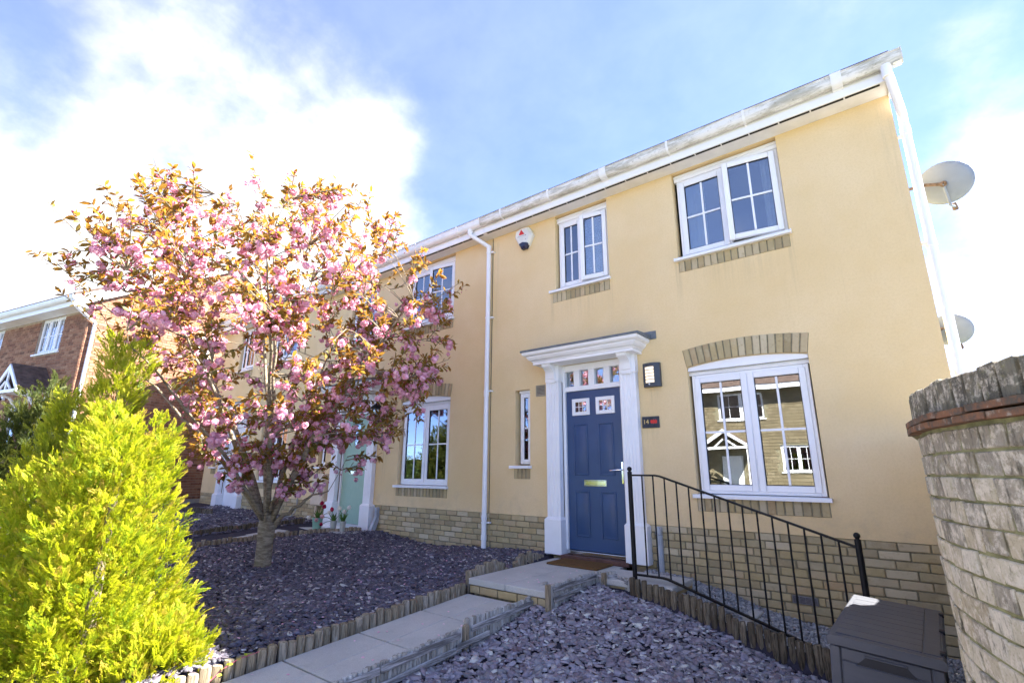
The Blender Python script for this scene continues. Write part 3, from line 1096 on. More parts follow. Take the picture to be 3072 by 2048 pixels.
def door_surround(house, dx):
    X = lambda x: x + dx
    for (xa, xb, pa, pb) in ((-3.77, -3.57, -3.795, -3.548), (-2.67, -2.47, -2.692, -2.425)):
        b = MB()
        flute_pilaster(b, X(xa), X(xb), 0.375, 2.10, -0.08)
        p = b.build('pilaster', 'white_wood', house, True)
        b = MB()
        b.prism([(X(pa), .05), (X(pa), -.115), (X(pb), -.115), (X(pb), .05)], 'z', -0.055, 0.345)
        b.add([(X(pa), .05, .3455), (X(pa), -.115, .3455), (X(pb), -.115, .3455), (X(pb), .05, .3455),
               (X(xa), .05, .3745), (X(xa), -.088, .3745), (X(xb), -.088, .3745), (X(xb), .05, .3745)],
              [(0, 1, 5, 4), (1, 2, 6, 5), (2, 3, 7, 6), (4, 5, 6, 7), (3, 2, 1, 0)])
        b.build('plinth_block', 'white_wood', p, True)
        b = MB()
        b.cbox(X(xa) - .006, X(xb) + .006, -.092, .05, 2.1005, 2.35, .004)
        b.build('pilaster_cap', 'white_wood', p)
        cx = (xa + xb) / 2
        b = MB()   # scrolled corbel carrying the canopy
        prof = [(-.0925, 2.085), (-.104, 2.085), (-.108, 2.135), (-.122, 2.138), (-.130, 2.195), (-.150, 2.235), (-.190, 2.265), (-.226, 2.285),
                (-.236, 2.300), (-.236, 2.352), (-.0925, 2.352)]
        b.prism(prof, 'x', X(cx - .062), X(cx + .062))
        b.build('corbel', 'white_wood', p, True)
    # canopy: stepped cornice under a lead flat
    levels = [(0.0, 2.3525), (0.0, 2.385), (0.012, 2.392), (0.012, 2.402), (0.028, 2.408), (0.046, 2.422), (0.060, 2.444), (0.066, 2.452), (0.066, 2.462),
              (0.084, 2.470), (0.104, 2.482), (0.112, 2.496), (0.112, 2.520)]
    x0, x1, y0 = X(-3.855), X(-2.405), -0.262
    vs, fs = [], []
    for o_, z in levels:
        vs += [(x0 - o_, 0.0, z - .03), (x0 - o_, y0 - o_, z - .03), (x1 + o_, y0 - o_, z - .03), (x1 + o_, 0.0, z - .03)]
    for i in range(len(levels) - 1):
        for j in range(3):
            fs.append((4 * i + j, 4 * i + j + 1, 4 * i + j + 5, 4 * i + j + 4))
    fs.append((0, 1, 2, 3))
    q = 4 * (len(levels) - 1)
    fs.append((q, q + 1, q + 2, q + 3))
    b = MB()
    b.add(vs, fs)
    can = b.build('canopy', 'white_wood', house, True)
    b = MB()
    b.prism([(-.385, 2.488), (-.385, 2.515), (-.015, 2.545), (-.001, 2.59), (-.001, 2.488)], 'x', X(-3.985), X(-2.275))
    b.cbox(X(-4.03), X(-3.986), -.014, -.001, 2.49, 2.585, .002)
    b.cbox(X(-2.274), X(-2.205), -.014, -.001, 2.485, 2.585, .002)
    b.build('lead_flat', 'lead', can)


def front_door(house, dx, style):
    X = lambda x: x + dx
    b = MB()
    yf = 0.035
    b.cbox(X(-3.569), X(-3.527), yf - .02, 0.11, 0.0, 2.32, .003)
    b.cbox(X(-2.728), X(-2.671), yf - .02, 0.11, 0.0, 2.32, .003)
    b.cbox(X(-3.5265), X(-2.7285), yf - .018, 0.11, 1.962, 2.025, .003)
    b.cbox(X(-3.5265), X(-2.7285), yf - .018, 0.11, 2.232, 2.32, .003)
    lights = [(-3.527, -3.392), (-3.302, -3.172), (-3.082, -2.950), (-2.860, -2.728)]
    for p, q in zip(lights, lights[1:]):
        b.cbox(X(p[1]), X(q[0]), yf - .016, 0.11, 2.0255, 2.2315, .003)
    fr = b.build('door_frame', 'white_wood', house, True)
    for p in lights:
        b = MB()
        b.box(X(p[0]) - .004, X(p[1]) + .004, yf + .03, yf + .034, 2.02, 2.236)
        b.build('pane', 'glass', fr)
    b = MB()
    b.cbox(X(-3.5265), X(-2.7285), yf - .05, 0.10, -0.045, -0.002, .004)
    b.build('threshold', 'chrome' if style == 'blue' else 'upvc', fr)
    mat = 'blue' if style == 'blue' else ('sage' if style == 'sage' else 'upvc')
    b = MB()
    y = yf + .006
    b.cbox(X(-3.524), X(-2.731), y, y + .045, 0.002, 1.959, .004)
    d = b.build('door', mat, house, label={'blue': 'deep blue panelled front door', 'sage': 'pale sage green front door', 'white': 'white front door'}[style])
    if style == 'blue':
        for (xa, xb, za, zb) in ((-3.425, -3.215, .885, 1.53), (-3.062, -2.852, .885, 1.53), (-3.425, -3.215, .155, .70), (-3.062, -2.852, .155, .70)):
            b = MB()
            t = .020
            for (p0, p1, q0, q1) in ((xa, xa + t, za, zb), (xb - t, xb, za, zb), (xa + t, xb - t, za, za + t), (xa + t, xb - t, zb - t, zb)):
                b.cbox(X(p0), X(p1), y - .009, y + .001, q0, q1, .006)
            # raised field
            i0, i1 = .034, .062
            vs = [(X(xa + i0), y - .0005, za + i0), (X(xb - i0), y - .0005, za + i0), (X(xb - i0), y - .0005, zb - i0), (X(xa + i0), y - .0005, zb - i0),
                  (X(xa + i1), y - .009, za + i1), (X(xb - i1), y - .009, za + i1), (X(xb - i1), y - .009, zb - i1), (X(xa + i1), y - .009, zb - i1)]
            b.add(vs, [(0, 1, 5, 4), (1, 2, 6, 5), (2, 3, 7, 6), (3, 0, 4, 7), (4, 5, 6, 7)])
            b.build('door_panel', mat, d, True)
        for xa, xb in ((-3.432, -3.172), (-3.080, -2.815)):
            za, zb = 1.640, 1.858
            b = MB()
            rect_frame(b, X(xa), X(xb), za, zb, .046, y - .016, y + .001, .004)
            b.build('glazing_frame', 'upvc', d)
            b = MB()
            b.box(X(xa + .04), X(xb - .04), y - .006, y - .003, za + .04, zb - .04)
            b.build('pane', 'glass', d)
            b = MB()
            for i in (1, 2):
                xc = xa + .046 + (xb - xa - .092) * i / 3
                b.box(X(xc) - .004, X(xc) + .004, y - .009, y - .0062, za + .046, zb - .046)
                zc = za + .046 + (zb - za - .092) * i / 3
                if i == 1:
                    zc = (za + zb) / 2
                    b.box(X(xa + .046), X(xb - .046), y - .0098, y - .0068, zc - .004, zc + .004)
            b.build('glazing_bar', 'upvc', d)
        lz0, lz1, hx = .757, .833, -2.752
    else:
        xa, xb, za, zb = -3.31, -2.94, 1.13, 1.62
        if style == 'sage':
            for xa, xb, za, zb in ((-3.23, -3.02, 1.36, 1.86),):
                b = MB()
                rect_frame(b, X(xa), X(xb), za, zb, .035, y - .014, y + .001, .004)
                b.build('glazing_frame', mat, d)
                b = MB()
                b.box(X(xa + .03), X(xb - .03), y - .006, y - .003, za + .03, zb - .03)
                b.build('pane', 'glass', d)
                b = MB()
                b.box(X(xa + .095), X(xa + .10), y - .009, y - .0062, za + .035, zb - .035)
                b.box(X(xb - .10), X(xb - .095), y - .009, y - .0062, za + .035, zb - .035)
                b.box(X(xa + .035), X(xb - .035), y - .0096, y - .0066, za + .22, za + .226)
                b.build('glazing_bar', 'chrome', d)
        lz0, lz1, hx = .865, .925, -2.775
    b = MB()
    rect_frame(b, X(-3.285), X(-2.972), lz0, lz1, .012, y - .013, y + .001, .003)
    lb = b.build('letterbox', 'chrome', d)
    b = MB()
    b.cbox(X(-3.273), X(-2.984), y - .009, y - .001, lz0 + .013, lz1 - .013, .003)
    b.build('flap', 'chrome' if style != 'white' else 'upvc', lb)
    b = MB()
    b.cbox(X(hx - .016), X(hx + .016), y - .012, y + .001, .79, 1.05, .005)
    b.tube([(X(hx), y - .01, .955), (X(hx), y - .055, .955), (X(hx) - .012, y - .062, .954), (X(hx) - .145, y - .060, .945)], [.010, .010, .010, .008], 8)
    b.tube([(X(hx), y - .011, .855), (X(hx), y - .019, .855)], .011, 10)
    b.build('door_handle', 'chrome', d, True)
    return d


# ------------------------------------------------------------------ the terrace
def roof_seg(house, x0, x1, moss, gable_right=False):
    """eaves (soffit, fascia, gutter) and the tiled slope above"""
    b = MB()
    b.box(x0, x1, -0.236, 0.0, 4.60, 4.612)
    so = b.build('soffit', 'soffit', house)
    b = MB()   # dark vent slot, broken by ribs
    x = x0 + .05
    while x < x1 - .1:
        e = min(x + .285, x1 - .03)
        b.box(x, e, -0.2355, -0.198, 4.5955, 4.5998)
        x += .30
    b.build('vent_slot', 'dark_slot', so)
    b = MB()
    b.cbox(x0, x1, -0.258, -0.2365, 4.592, 4.80, .003)
    fa = b.build('fascia', 'fascia' if moss else 'upvc', house)
    b = MB()
    prof = [(-.262, 4.80), (-.262, 4.715), (-.275, 4.698), (-.30, 4.690), (-.33, 4.698), (-.352, 4.722), (-.362, 4.755), (-.364, 4.80), (-.372, 4.803), (-.372, 4.812),
            (-.356, 4.812), (-.354, 4.76), (-.343, 4.73), (-.325, 4.71), (-.30, 4.702), (-.28, 4.708), (-.272, 4.72), (-.272, 4.80)]
    b.prism(prof, 'x', x0 + .001, x1 + (.085 if gable_right else -.001))
    gu = b.build('gutter', 'gutter_moss' if moss else 'gutter', house, True)
    n = max(2, int((x1 - x0) / 0.86))
    for i in range(n):
        xc = x0 + (x1 - x0) * (i + .5) / n
        b = MB()
        big = 1.0 + .35 * (i % 3 == 2)
        w = .012 * big + (.03 if i % 3 == 2 else 0)
        q = [(-.258, 4.79), (-.258, 4.672), (-.275, 4.690), (-.30, 4.684), (-.335, 4.692), (-.358, 4.718), (-.369, 4.755), (-.378, 4.815), (-.366, 4.816), (-.358, 4.757), (-.34, 4.722), (-.30, 4.697)]
        b.prism(q, 'x', xc - w, xc + w)
        b.build('gutter_bracket', 'gutter', gu, True)
    # roof
    b = MB()
    rise = math.tan(math.radians(36))
    y0, y1 = -0.315, 4.3
    z0 = 4.815
    zr = z0 + (y1 - y0) * rise
    b.add([(x0, y0, z0), (x1, y0, z0), (x1, y1, zr), (x0, y1, zr), (x0, y0, z0 + .05), (x1, y0, z0 + .05), (x1, y1, zr + .06), (x0, y1, zr + .06),
           (x0, 9.0, 4.7), (x1, 9.0, 4.7), (x0, 9.0, 4.76), (x1, 9.0, 4.76)],
          [(0, 1, 2, 3), (4, 5, 6, 7), (0, 1, 5, 4), (0, 3, 7, 4), (1, 2, 6, 5), (3, 2, 9, 8), (7, 6, 11, 10), (8, 9, 11, 10), (3, 8, 10, 7), (2, 9, 11, 6)])
    b.build('roof', 'roof_tile', house)
    return zr


def terrace_house(dx, xl, xr, door, label, moss, gable=None, curt=True, seed=1):
    X = lambda x: x + dx
    H = thing('terraced_house', label, 'house', ((xl + xr) / 2, 0, 0), group='houses of the cream rendered terrace')
    up = (X(-1.865), X(-0.662), 3.428, 4.590, 0, .13)
    mid = (X(-3.63), X(-2.783), 3.428, 4.590, 0, .13)
    slim = (X(-4.36), X(-4.098), 1.012, 2.056, 0, .13)
    low = (X(-1.872), X(-0.660), 0.70, 2.086, .054, .13)
    dr = (X(-3.57), X(-2.67), -2.0, 2.325, 0, .12)
    ops = [up, mid, slim, low, dr]
    b = skin_wall(xl, xr, 0.36, 4.605, ops)
    rise = math.tan(math.radians(36))
    # thickness of the render over the brick plinth, and the other walls
    b.quad((xl, 0, .36), (dr[0], 0, .36), (dr[0], .03, .36), (xl, .03, .36))
    b.quad((dr[1], 0, .36), (xr, 0, .36), (xr, .03, .36), (dr[1], .03, .36))
    for xg, on in ((xr, gable == 'right'), (xl, gable == 'left')):
        zr = 4.815 + (4.3 + .315) * rise - .05
        b.add([(xg, 0, -.8 if not on else .36), (xg, 8.95, -.8 if not on else .36), (xg, 8.95, 4.7), (xg, 4.3, zr), (xg, 0, 4.98)], [(0, 1, 2, 3, 4)])
    b.quad((xl, 8.95, -.8), (xr, 8.95, -.8), (xr, 8.95, 4.7), (xl, 8.95, 4.7))
    b.build('wall', 'render', H)
    # rooms behind the glass
    b = MB()
    b.quad((xl + .1, 3.4, -.7), (xr - .1, 3.4, -.7), (xr - .1, 3.4, 4.6), (xl + .1, 3.4, 4.6))
    b.quad((xl + .1, .2, 2.55), (xr - .1, .2, 2.55), (xr - .1, 3.4, 2.55), (xl + .1, 3.4, 2.55))
    b.quad((xl + .1, .2, 4.7), (xr - .1, .2, 4.7), (xr - .1, 3.4, 4.7), (xl + .1, 3.4, 4.7))
    b.quad((xl + .1, .2, -.02), (xr - .1, .2, -.02), (xr - .1, 3.4, -.02), (xl + .1, 3.4, -.02))
    b.quad((X(-2.25), .2, -.02), (X(-2.25), 3.4, -.02), (X(-2.25), 3.4, 4.6), (X(-2.25), .2, 4.6))
    b.build('interior', 'room', H)
    # brick plinth
    for k_, (pa, pb) in enumerate(((xl, X(-3.60)), (X(-2.64), xr))):
        b = MB()
        b.box(pa, pb - (.001 if gable != 'right' else .012), .0155, .25, -1.0, .3595)
        P = b.build('plinth', 'mortar', H)
        if dx == 0 and k_ == 1:
            rows = 13
        elif dx == 0:
            rows = 8
        elif dx > -6:
            rows = 7
        else:
            rows = 5
        for r in range(rows):
            zc = .36 - .0375 - .075 * r
            holes = [(X(-1.085), X(-0.865))] if (dx == 0 and k_ == 1 and r == 7) else []
            course_bricks(P, pa + .002, pb - .002, zc, .034 - .001 * (r % 2), .1125 * (r % 2) + .05 + (.03 if r % 3 else 0), holes)
        if gable == 'right' and k_ == 1:
            b = MB()
            b.box(xr - .0115, xr - .002, .06, 8.9, -1.0, .3595)
            b.build('brick', 'tan_brick', P)
    # brick dressings: soldier sills and the two arches
    for (xa, xb, zt) in ((X(-1.86), X(-0.665), 3.385), (X(-3.685), X(-2.785), 3.385), (X(-4.375), X(-4.10), .968), (X(-1.88), X(-0.664), .667)):
        n = max(3, round((xb - xa) / .0748))
        st = (xb - xa) / n
        for i in range(n):
            link('brick', RND.choice(SOLD), H, (xa + st * (i + .5), .0155 + RND.uniform(-.002, .002), zt - .0675), (0, RND.uniform(-.014, .014), 0), ((st - .0135) / .064, 1, 1))
        b = MB()
        b.box(xa, xb, -.0015, .03, zt - .136, zt)
        b.build('mortar_bed', 'mortar', H)
    n = 17
    cxm = X(-1.266)
    for i in range(n):
        t = (i + .5) / n * 2 - 1
        xi = cxm + t * .606
        zi = 2.086 + .054 * (1 - t * t)
        ang = .17 * t
        link('brick', RND.choice(ARCHB), H, (xi + math.sin(ang) * .105, 0.0145 + RND.uniform(-.002, .002), zi + .105 * math.cos(ang)), (0, ang, 0), (1, 1, 1))
    vs = []
    for i in range(n + 1):
        t = i / n * 2 - 1
        xi, zi, ang = cxm + t * .606, 2.088 + .054 * (1 - t * t), .17 * t
        vs += [(xi, -.0025, zi), (xi + math.sin(ang) * .205, -.0025, zi + .205 * math.cos(ang))]
    b = MB()
    b.add(vs, [(2 * i, 2 * i + 2, 2 * i + 3, 2 * i + 1) for i in range(n)])
    b.build('mortar_bed', 'mortar', H)
    # windows
    c1 = [(X(-1.75), X(-1.53)), (X(-0.88), X(-0.72))] if curt else []
    w = casement_pair(H, X(-1.825), X(-0.672), 3.445, 4.485, True, .095, X(-1.262), c1, 8.5)
    sill(w, X(-1.895), X(-0.640), 3.430)
    c2 = [(X(-3.52), X(-3.10)), (X(-3.08), X(-2.86))] if curt else []
    w = casement_pair(H, X(-3.60), X(-2.792), 3.445, 4.485, True, .095, X(-3.218), c2, 8.0)
    sill(w, X(-3.715), X(-2.765), 3.430)
    w = casement_pair(H, X(-1.846), X(-0.680), .712, 1.995, False, .045, X(-1.262))
    sill(w, X(-1.905), X(-0.640), .706)
    # curved white board filling the head of the arch
    vs, n = [], 14
    for i in range(n + 1):
        t = i / n * 2 - 1
        xi = cxm + t * .600
        vs += [(xi, .022, 2.052), (xi, .022, 2.0855 + .0535 * (1 - t * t) - .001), (xi, .06, 2.052), (xi, .06, 2.0855 + .0535 * (1 - t * t) - .001)]
    b = MB()
    for i in range(n):
        q = 4 * i
        b.f += []
    b.add(vs, [f for i in range(n) for f in ((4 * i, 4 * i + 4, 4 * i + 5, 4 * i + 1), (4 * i, 4 * i + 2, 4 * i + 6, 4 * i + 4), (4 * i + 1, 4 * i + 5, 4 * i + 7, 4 * i + 3))])
    b.cbox(X(-1.868), X(-0.664), .012, .06, 2.042, 2.0515, .002)
    b.build('arch_board', 'upvc', w)
    b = MB()
    rect_frame(b, X(-4.312), X(-4.112), 1.028, 2.015, .045, .062, .12, .004)
    b.cbox(X(-4.33), X(-4.10), .056, .11, 2.017, 2.054, .003)
    w = b.build('window', 'upvc', H, True)
    sash(w, X(-4.285), X(-4.135), 1.052, 1.99, .052, .040, (0, 1))
    sill(w, X(-4.425), X(-4.075), 1.010)
    door_surround(H, dx)
    front_door(H, dx, door)
    roof_seg(H, xl, xr + (.05 if gable == 'right' else 0), moss, gable == 'right')
    return H


h14 = terrace_house(0.0, -4.826, 0.368, 'blue', 'cream rendered end house with deep blue door and mossy white gutter', True, 'right', seed=1)
h12 = terrace_house(-5.02, -9.85, -4.828, 'sage', 'cream rendered middle house with pale sage green door behind the cherry tree', False, seed=2)
h10 = terrace_house(-10.04, -14.86, -9.852, 'white', 'cream rendered house with white door next to the red brick house', False, 'left', seed=3)

# dark movement joint between the two front houses
b = MB()
b.box(-4.8325, -4.8215, -.0025, .01, .36, 4.598)
b.build('movement_joint', 'seal', h14)

# down pipe with swan neck on the party wall
b = MB()
b.tube([(-5.055, -.312, 4.70), (-5.055, -.312, 4.625), (-5.04, -.295, 4.60), (-4.90, -.105, 4.475), (-4.865, -.065, 4.445), (-4.862, -.062, 4.40), (-4.862, -.062, -.14)], .035, 14)
dp = b.build('downpipe', 'upvc', h14, True)
for z in (4.66, 4.43, 2.06, .31, .05):
    b = MB()
    b.tube([(-4.862, -.062, z - .045), (-4.862, -.062, z + .02)] if z < 4.5 else [(-5.055, -.312, 4.58 + .05), (-5.055, -.312, 4.70)], .0405, 14)
    b.build('pipe_socket', 'upvc', dp, True)
for z in (4.34, 3.24, 2.09, .235):
    b = MB()
    b.tube([(-4.862, -.062, z - .012), (-4.862, -.062, z + .012)], .041, 14)
    b.cbox(-4.83, -4.78, -.06, .001, z - .011, z + .011, .003)
    b.build('pipe_clip', 'upvc', dp, True)
# down pipe on the gable corner
b = MB()
b.tube([(.375, -.312, 4.705), (.375, -.312, 4.62), (.385, -.295, 4.585), (.437, -.02, 4.335), (.440, .05, 4.27), (.440, .055, 4.20), (.440, .055, -.6)], .038, 14)
dp = b.build('downpipe', 'upvc', h14, True)
for p in ([(.375, -.312, 4.585), (.375, -.312, 4.71)], [(.440, .055, 4.13), (.440, .055, 4.22)], [(.440, .055, 1.75), (.440, .055, 1.79)], [(.440, .055, 2.95), (.440, .055, 2.98)]):
    b = MB()
    b.tube(p, .0435, 14)
    b.build('pipe_socket', 'upvc', dp, True)
for z in (4.13, 2.99, 1.79):
    b = MB()
    b.cbox(.368, .41, .04, .07, z - .012, z + .012, .003)
    b.build('pipe_clip', 'upvc', dp)
# boxed end of the eaves, and stop end of the gutter
b = MB()
b.prism([(-.257, 4.56), (-.257, 4.80), (-.03, 4.97), (.02, 4.80), (.02, 4.56)], 'x', .3695, .4165)
b.build('eaves_box', 'upvc', h14)
b = MB()
b.prism([(-.262, 4.815), (-.262, 4.71), (-.30, 4.687), (-.35, 4.715), (-.366, 4.76), (-.374, 4.815)], 'x', .500, .508)
b.cbox(.43, .498, -.352, -.27, 4.684, 4.689, .001)
b.build('gutter_stop', 'gutter_moss', h14)
b = MB()
rise = math.tan(math.radians(36))
b.add([(.419, -.31, 4.66), (.445, -.31, 4.66), (.445, -.31, 4.812), (.419, -.31, 4.812), (.419, 4.3, 4.66 + 4.61 * rise), (.445, 4.3, 4.66 + 4.61 * rise), (.445, 4.3, 4.812 + 4.61 * rise), (.419, 4.3, 4.812 + 4.61 * rise)],
      [(0, 1, 2, 3), (0, 1, 5, 4), (1, 2, 6, 5), (2, 3, 7, 6), (3, 0, 4, 7), (4, 5, 6, 7)])
b.build('bargeboard', 'upvc', h14)

# small square wall vent and air brick
b = MB()
rect_frame(b, -3.99, -3.832, 1.937, 2.092, .014, -.012, .001, .002)
v = b.build('wall_vent', 'vent', h14)
for i in range(7):
    b = MB()
    z = 1.952 + i * .0185
    b.add([(-3.976, -.010, z), (-3.846, -.010, z), (-3.846, -.002, z + .013), (-3.976, -.002, z + .013), (-3.976, -.008, z - .002), (-3.846, -.008, z - .002)], [(0, 1, 2, 3), (4, 5, 1, 0)])
    b.build('slat', 'vent', v)
b = MB()
b.box(-3.976, -3.846, -.0015, .001, 1.951, 2.078)
b.build('vent_mesh', 'dark_slot', v)
b = MB()
rect_frame(b, -1.078, -.870, -.237, -.172, .007, -.004, .012, .001)
v = b.build('air_brick', 'vent_grey', h14)
b = MB()
b.box(-1.072, -.876, .004, .008, -.231, -.178)
b.build('vent_mesh', 'dark_slot', v)
b = MB()
for i in range(5):
    b.box(-1.071, -.877, -.002, .0035, -.224 + i * .0105, -.219 + i * .0105)
for i in range(3):
    b.box(-1.022 + i * .05, -1.018 + i * .05, -.003, .0038, -.230, -.179)
b.build('grille', 'vent_grey', v)

# ------------------------------------------------------------------ log edgings
def log_shapes(r, h, n, seed, square=False):
    rr = random.Random(seed)
    out = []
    for i in range(n):
        b = MB()
        m_ = 9
        vs, fs = [], []
        tilt = rr.uniform(-.16, .16)
        sq = [1 + .10 * rr.uniform(-1, 1) for _ in range(m_)]
        for k_, (rad, z) in enumerate(((.97, 0), (1.0, h * .5), (1.0, h - .012), (.86, h))):
            for j in range(m_):
                a = 2 * PI * j / m_
                x, y = math.cos(a) * r * rad * sq[j], math.sin(a) * r * rad * sq[j]
                if square:
                    y *= .6
                vs.append((x, y, z + (x * tilt if k_ >= 2 else 0)))
        for k_ in range(3):
            for j in range(m_):
                fs.append((k_ * m_ + j, k_ * m_ + (j + 1) % m_, (k_ + 1) * m_ + (j + 1) % m_, (k_ + 1) * m_ + j))
        fs.append(tuple(range(3 * m_, 4 * m_)))
        b.add(vs, fs)
        out.append(b.mesh('log_shape', 'log', True))
    return out


LOGS = log_shapes(.0345, .30, 6, 4)
LOGS_S = log_shapes(.020, .30, 5, 14)
LOGS_M = log_shapes(.029, .36, 6, 24)
for me in LOGS_S:
    me.materials[0] = MT['silver']
LOGS_D = log_shapes(.0345, .30, 5, 34)
for me in LOGS_M + LOGS_D:
    me.materials[0] = MT['log_dark']


def log_row(parent, p0, p1, ztop, step, shapes, h, lean=0.05, drop=0.012, wild=()):
    p0, p1 = Vector((p0[0], p0[1])), Vector((p1[0], p1[1]))
    L = (p1 - p0).length
    n = max(1, round(L / step))
    ang = math.atan2((p1 - p0).y, (p1 - p0).x)
    for i in range(n):
        t = (i + .5) / n
        p = p0.lerp(p1, t)
        zt = ztop(p.x, p.y) + RND.uniform(-drop, drop)
        ln = RND.uniform(-lean, lean)
        if i in wild:
            ln = wild[i] if isinstance(wild, dict) else .4
        link('log', RND.choice(shapes), parent, (p.x + RND.uniform(-.004, .004) - math.sin(ln) * h * math.cos(ang), p.y + RND.uniform(-.004, .004) - math.sin(ln) * h * math.sin(ang), zt - h),
             (RND.uniform(-.03, .03), ln, ang), (L / n / step, 1, 1))


E1 = thing('log_edging', 'row of half round logs between the slate bed under the tree and the concrete path', 'edging', (-3.7, -2.5, -.3), 'timber edgings of the gardens')
log_row(E1, (-3.700, -4.75), (-3.700, -1.66), lambda x, y: path_z(y) + .098, .0705, LOGS, .30)
log_row(E1, (-3.705, -1.64), (-3.790, -0.16), lambda x, y: -0.02 + .02 * math.sin(9 * y), .073, LOGS, .30, .12, .02, {1: -.25, 2: -.2, 8: .25, 9: .75, 10: .9, 11: -.5, 12: -.2})
E2 = thing('log_edging', 'silvery battened paling between the concrete path and the lower slate bed', 'edging', (-2.92, -2.6, -.3), 'timber edgings of the gardens')
zt2 = lambda x, y: path_z(y) + .062
log_row(E2, (-2.915, -4.9), (-2.915, -2.515), zt2, .0345, LOGS_S, .30, .02, .004)
log_row(E2, (-2.915, -2.47), (-2.905, -1.36), lambda x, y: max(path_z(y), -.235 + .10 * sstep(-1.75, -1.36, y)) + .06, .0345, LOGS_S, .30, .02, .004)
log_row(E2, (-2.705, -1.63), (-2.70, -0.83), lambda x, y: -.045, .0345, LOGS_S, .30, .02, .004)
log_row(E2, (-2.69, -0.80), (-2.60, -0.79), lambda x, y: -.045, .0345, LOGS_S, .30, .02, .004)
log_row(E2, (-2.595, -0.79), (-2.53, -0.70), lambda x, y: -.04, .0345, LOGS_S, .30, .02, .004)
log_row(E2, (-2.52, -0.70), (-2.33, -0.79), lambda x, y: -.075, .0345, LOGS_S, .30, .02, .004)


def batten(p0, p1, h=.045, t=.016, wob=0):
    b = MB()
    p0, p1 = Vector(p0), Vector(p1)
    d = (p1 - p0)
    L = d.length
    M = Matrix.Translation((p0 + p1) / 2) @ d.to_track_quat('X', 'Z').to_matrix().to_4x4()
    b.cbox(-L / 2, L / 2, -t / 2, t / 2, -h / 2, h / 2, .003, M, .0015, RND)
    return b.build('batten', 'rail', E2)


def post(x, y, z0, z1, w=.042):
    b = MB()
    b.cbox(x - w / 2, x + w / 2, y - w / 2, y + w / 2, z0, z1, .005, None, .002, RND)
    return b.build('stake', 'log', E2)


for (ya, yb, dz) in ((-4.9, -3.30, -.035), (-3.29, -2.56, -.035), (-2.44, -1.37, -.030)):
    batten((-2.884, ya, path_z(ya) + .062 + dz), (-2.884, yb, path_z(yb) + .062 + dz))
for (ya, yb, dz) in ((-4.9, -2.56, -.125), (-2.62, -2.25, -.105), (-2.46, -1.45, -.150)):
    batten((-2.876 + (.012 if ya == -2.62 else 0), ya, path_z(ya) + .062 + dz), (-2.876 + (.012 if ya == -2.62 else 0), yb, path_z(yb) + .062 + dz), .04)
batten((-2.676, -1.60, -.085), (-2.672, -.84, -.082))
batten((-2.674, -1.60, -.165), (-2.670, -1.05, -.150), .04)
batten((-2.66, -.825, -.08), (-2.585, -.82, -.08), .04)
batten((-2.565, -.79, -.085), (-2.505, -.71, -.08), .04)
batten((-2.49, -.735, -.10), (-2.345, -.81, -.105), .04)
post(-2.895, -2.492, -.55, path_z(-2.49) + .075)
post(-2.70, -1.655, -.5, -.035)
post(-2.600, -.815, -.4, -.045)
E3 = thing('log_edging', 'row of dark logs stepping down under the black railing', 'edging', (-1.5, -.82, -.3), 'timber edgings of the gardens')
_gx = [-2.33, -2.28, -1.93, -1.47, -1.462, -1.20, -.90, -.70, 0.0]
_gz = [-.045, -.06, -.115, -.178, -.236, -.281, -.330, -.36, -.47]
log_row(E3, (-2.325, -.812), (-.02, -.812), lambda x, y: float(np.interp(x, _gx, _gz)), .0575, LOGS_M, .36, .03, .010)
E4 = thing('log_edging', 'low weathered logs along the near side of the path to the green door', 'edging', (-8.0, -1.4, -.2), 'timber edgings of the gardens')
log_row(E4, (-8.42, -2.9), (-8.22, -.92), lambda x, y: left_z(x, y) + .075, .072, LOGS, .30, .06)
log_row(E4, (-8.22, -.90), (-7.45, -.22), lambda x, y: left_z(x, y) + .07, .072, LOGS, .30, .06)
E5 = thing('log_edging', 'dark logs along the far side of the path to the green door', 'edging', (-9.1, -1.4, -.2), 'timber edgings of the gardens')
log_row(E5, (-9.38, -2.9), (-9.10, -.3), lambda x, y: left_z(x, y) + .085, .072, LOGS_D, .30, .06)
E6 = thing('log_edging', 'distant dark log edging before the white door', 'edging', (-13.4, -1, .1), 'timber edgings of the gardens')
log_row(E6, (-14.2, -1.0), (-12.1, -.75), lambda x, y: left_z(x, y) + .12, .072, LOGS_D, .30, .06)
# path and step of the neighbour
root = thing('neighbour_path', None, None, (-8.8, -1.5, -.1))
tag(root, 'concrete path and doorstep leading to the pale green door', 'path', kind='structure')
for i in range(5):
    b = MB()
    y1 = -.92 - .62 * i
    M = Matrix.Translation((-8.83 - .01 * i, y1 - .31, -.075 - .035 * i)) @ Matrix.Rotation(.05, 4, 'X')
    b.cbox(-.36, .36, -.305, .305, -.06, 0, .004, M)
    b.build('paving_slab', 'concrete', root)
b = MB()
b.cbox(-9.05, -7.42, -.60, -.012, -.13, -.052, .006)
b.build('paving_slab', 'concrete', root)
b = MB()
b.cbox(-8.62, -7.66, -.34, -.118, -.05, -.005, .006)
b.build('doorstep', 'upvc', root)

# ------------------------------------------------------------------ doormat and step strip
m_ = thing('doormat', 'brown coir doormat on the concrete slab before the blue door', 'doormat', (-3.15, -.3, -.1))
b = MB()
b.cbox(-3.50, -2.845, -.515, -.125, -.0995, -.078, .005)
b.build('mat_body', 'coir', m_)
b = MB()
b.cbox(-3.56, -2.66, -.120, -.006, -.0995, -.050, .004)
b.build('tile_step', 'quarry', h14)

# ------------------------------------------------------------------ black railing
RY = -.655
rail_root = thing('handrail', 'black iron railing with ball topped posts beside the side steps', 'railing', (-1.4, RY, -.1))


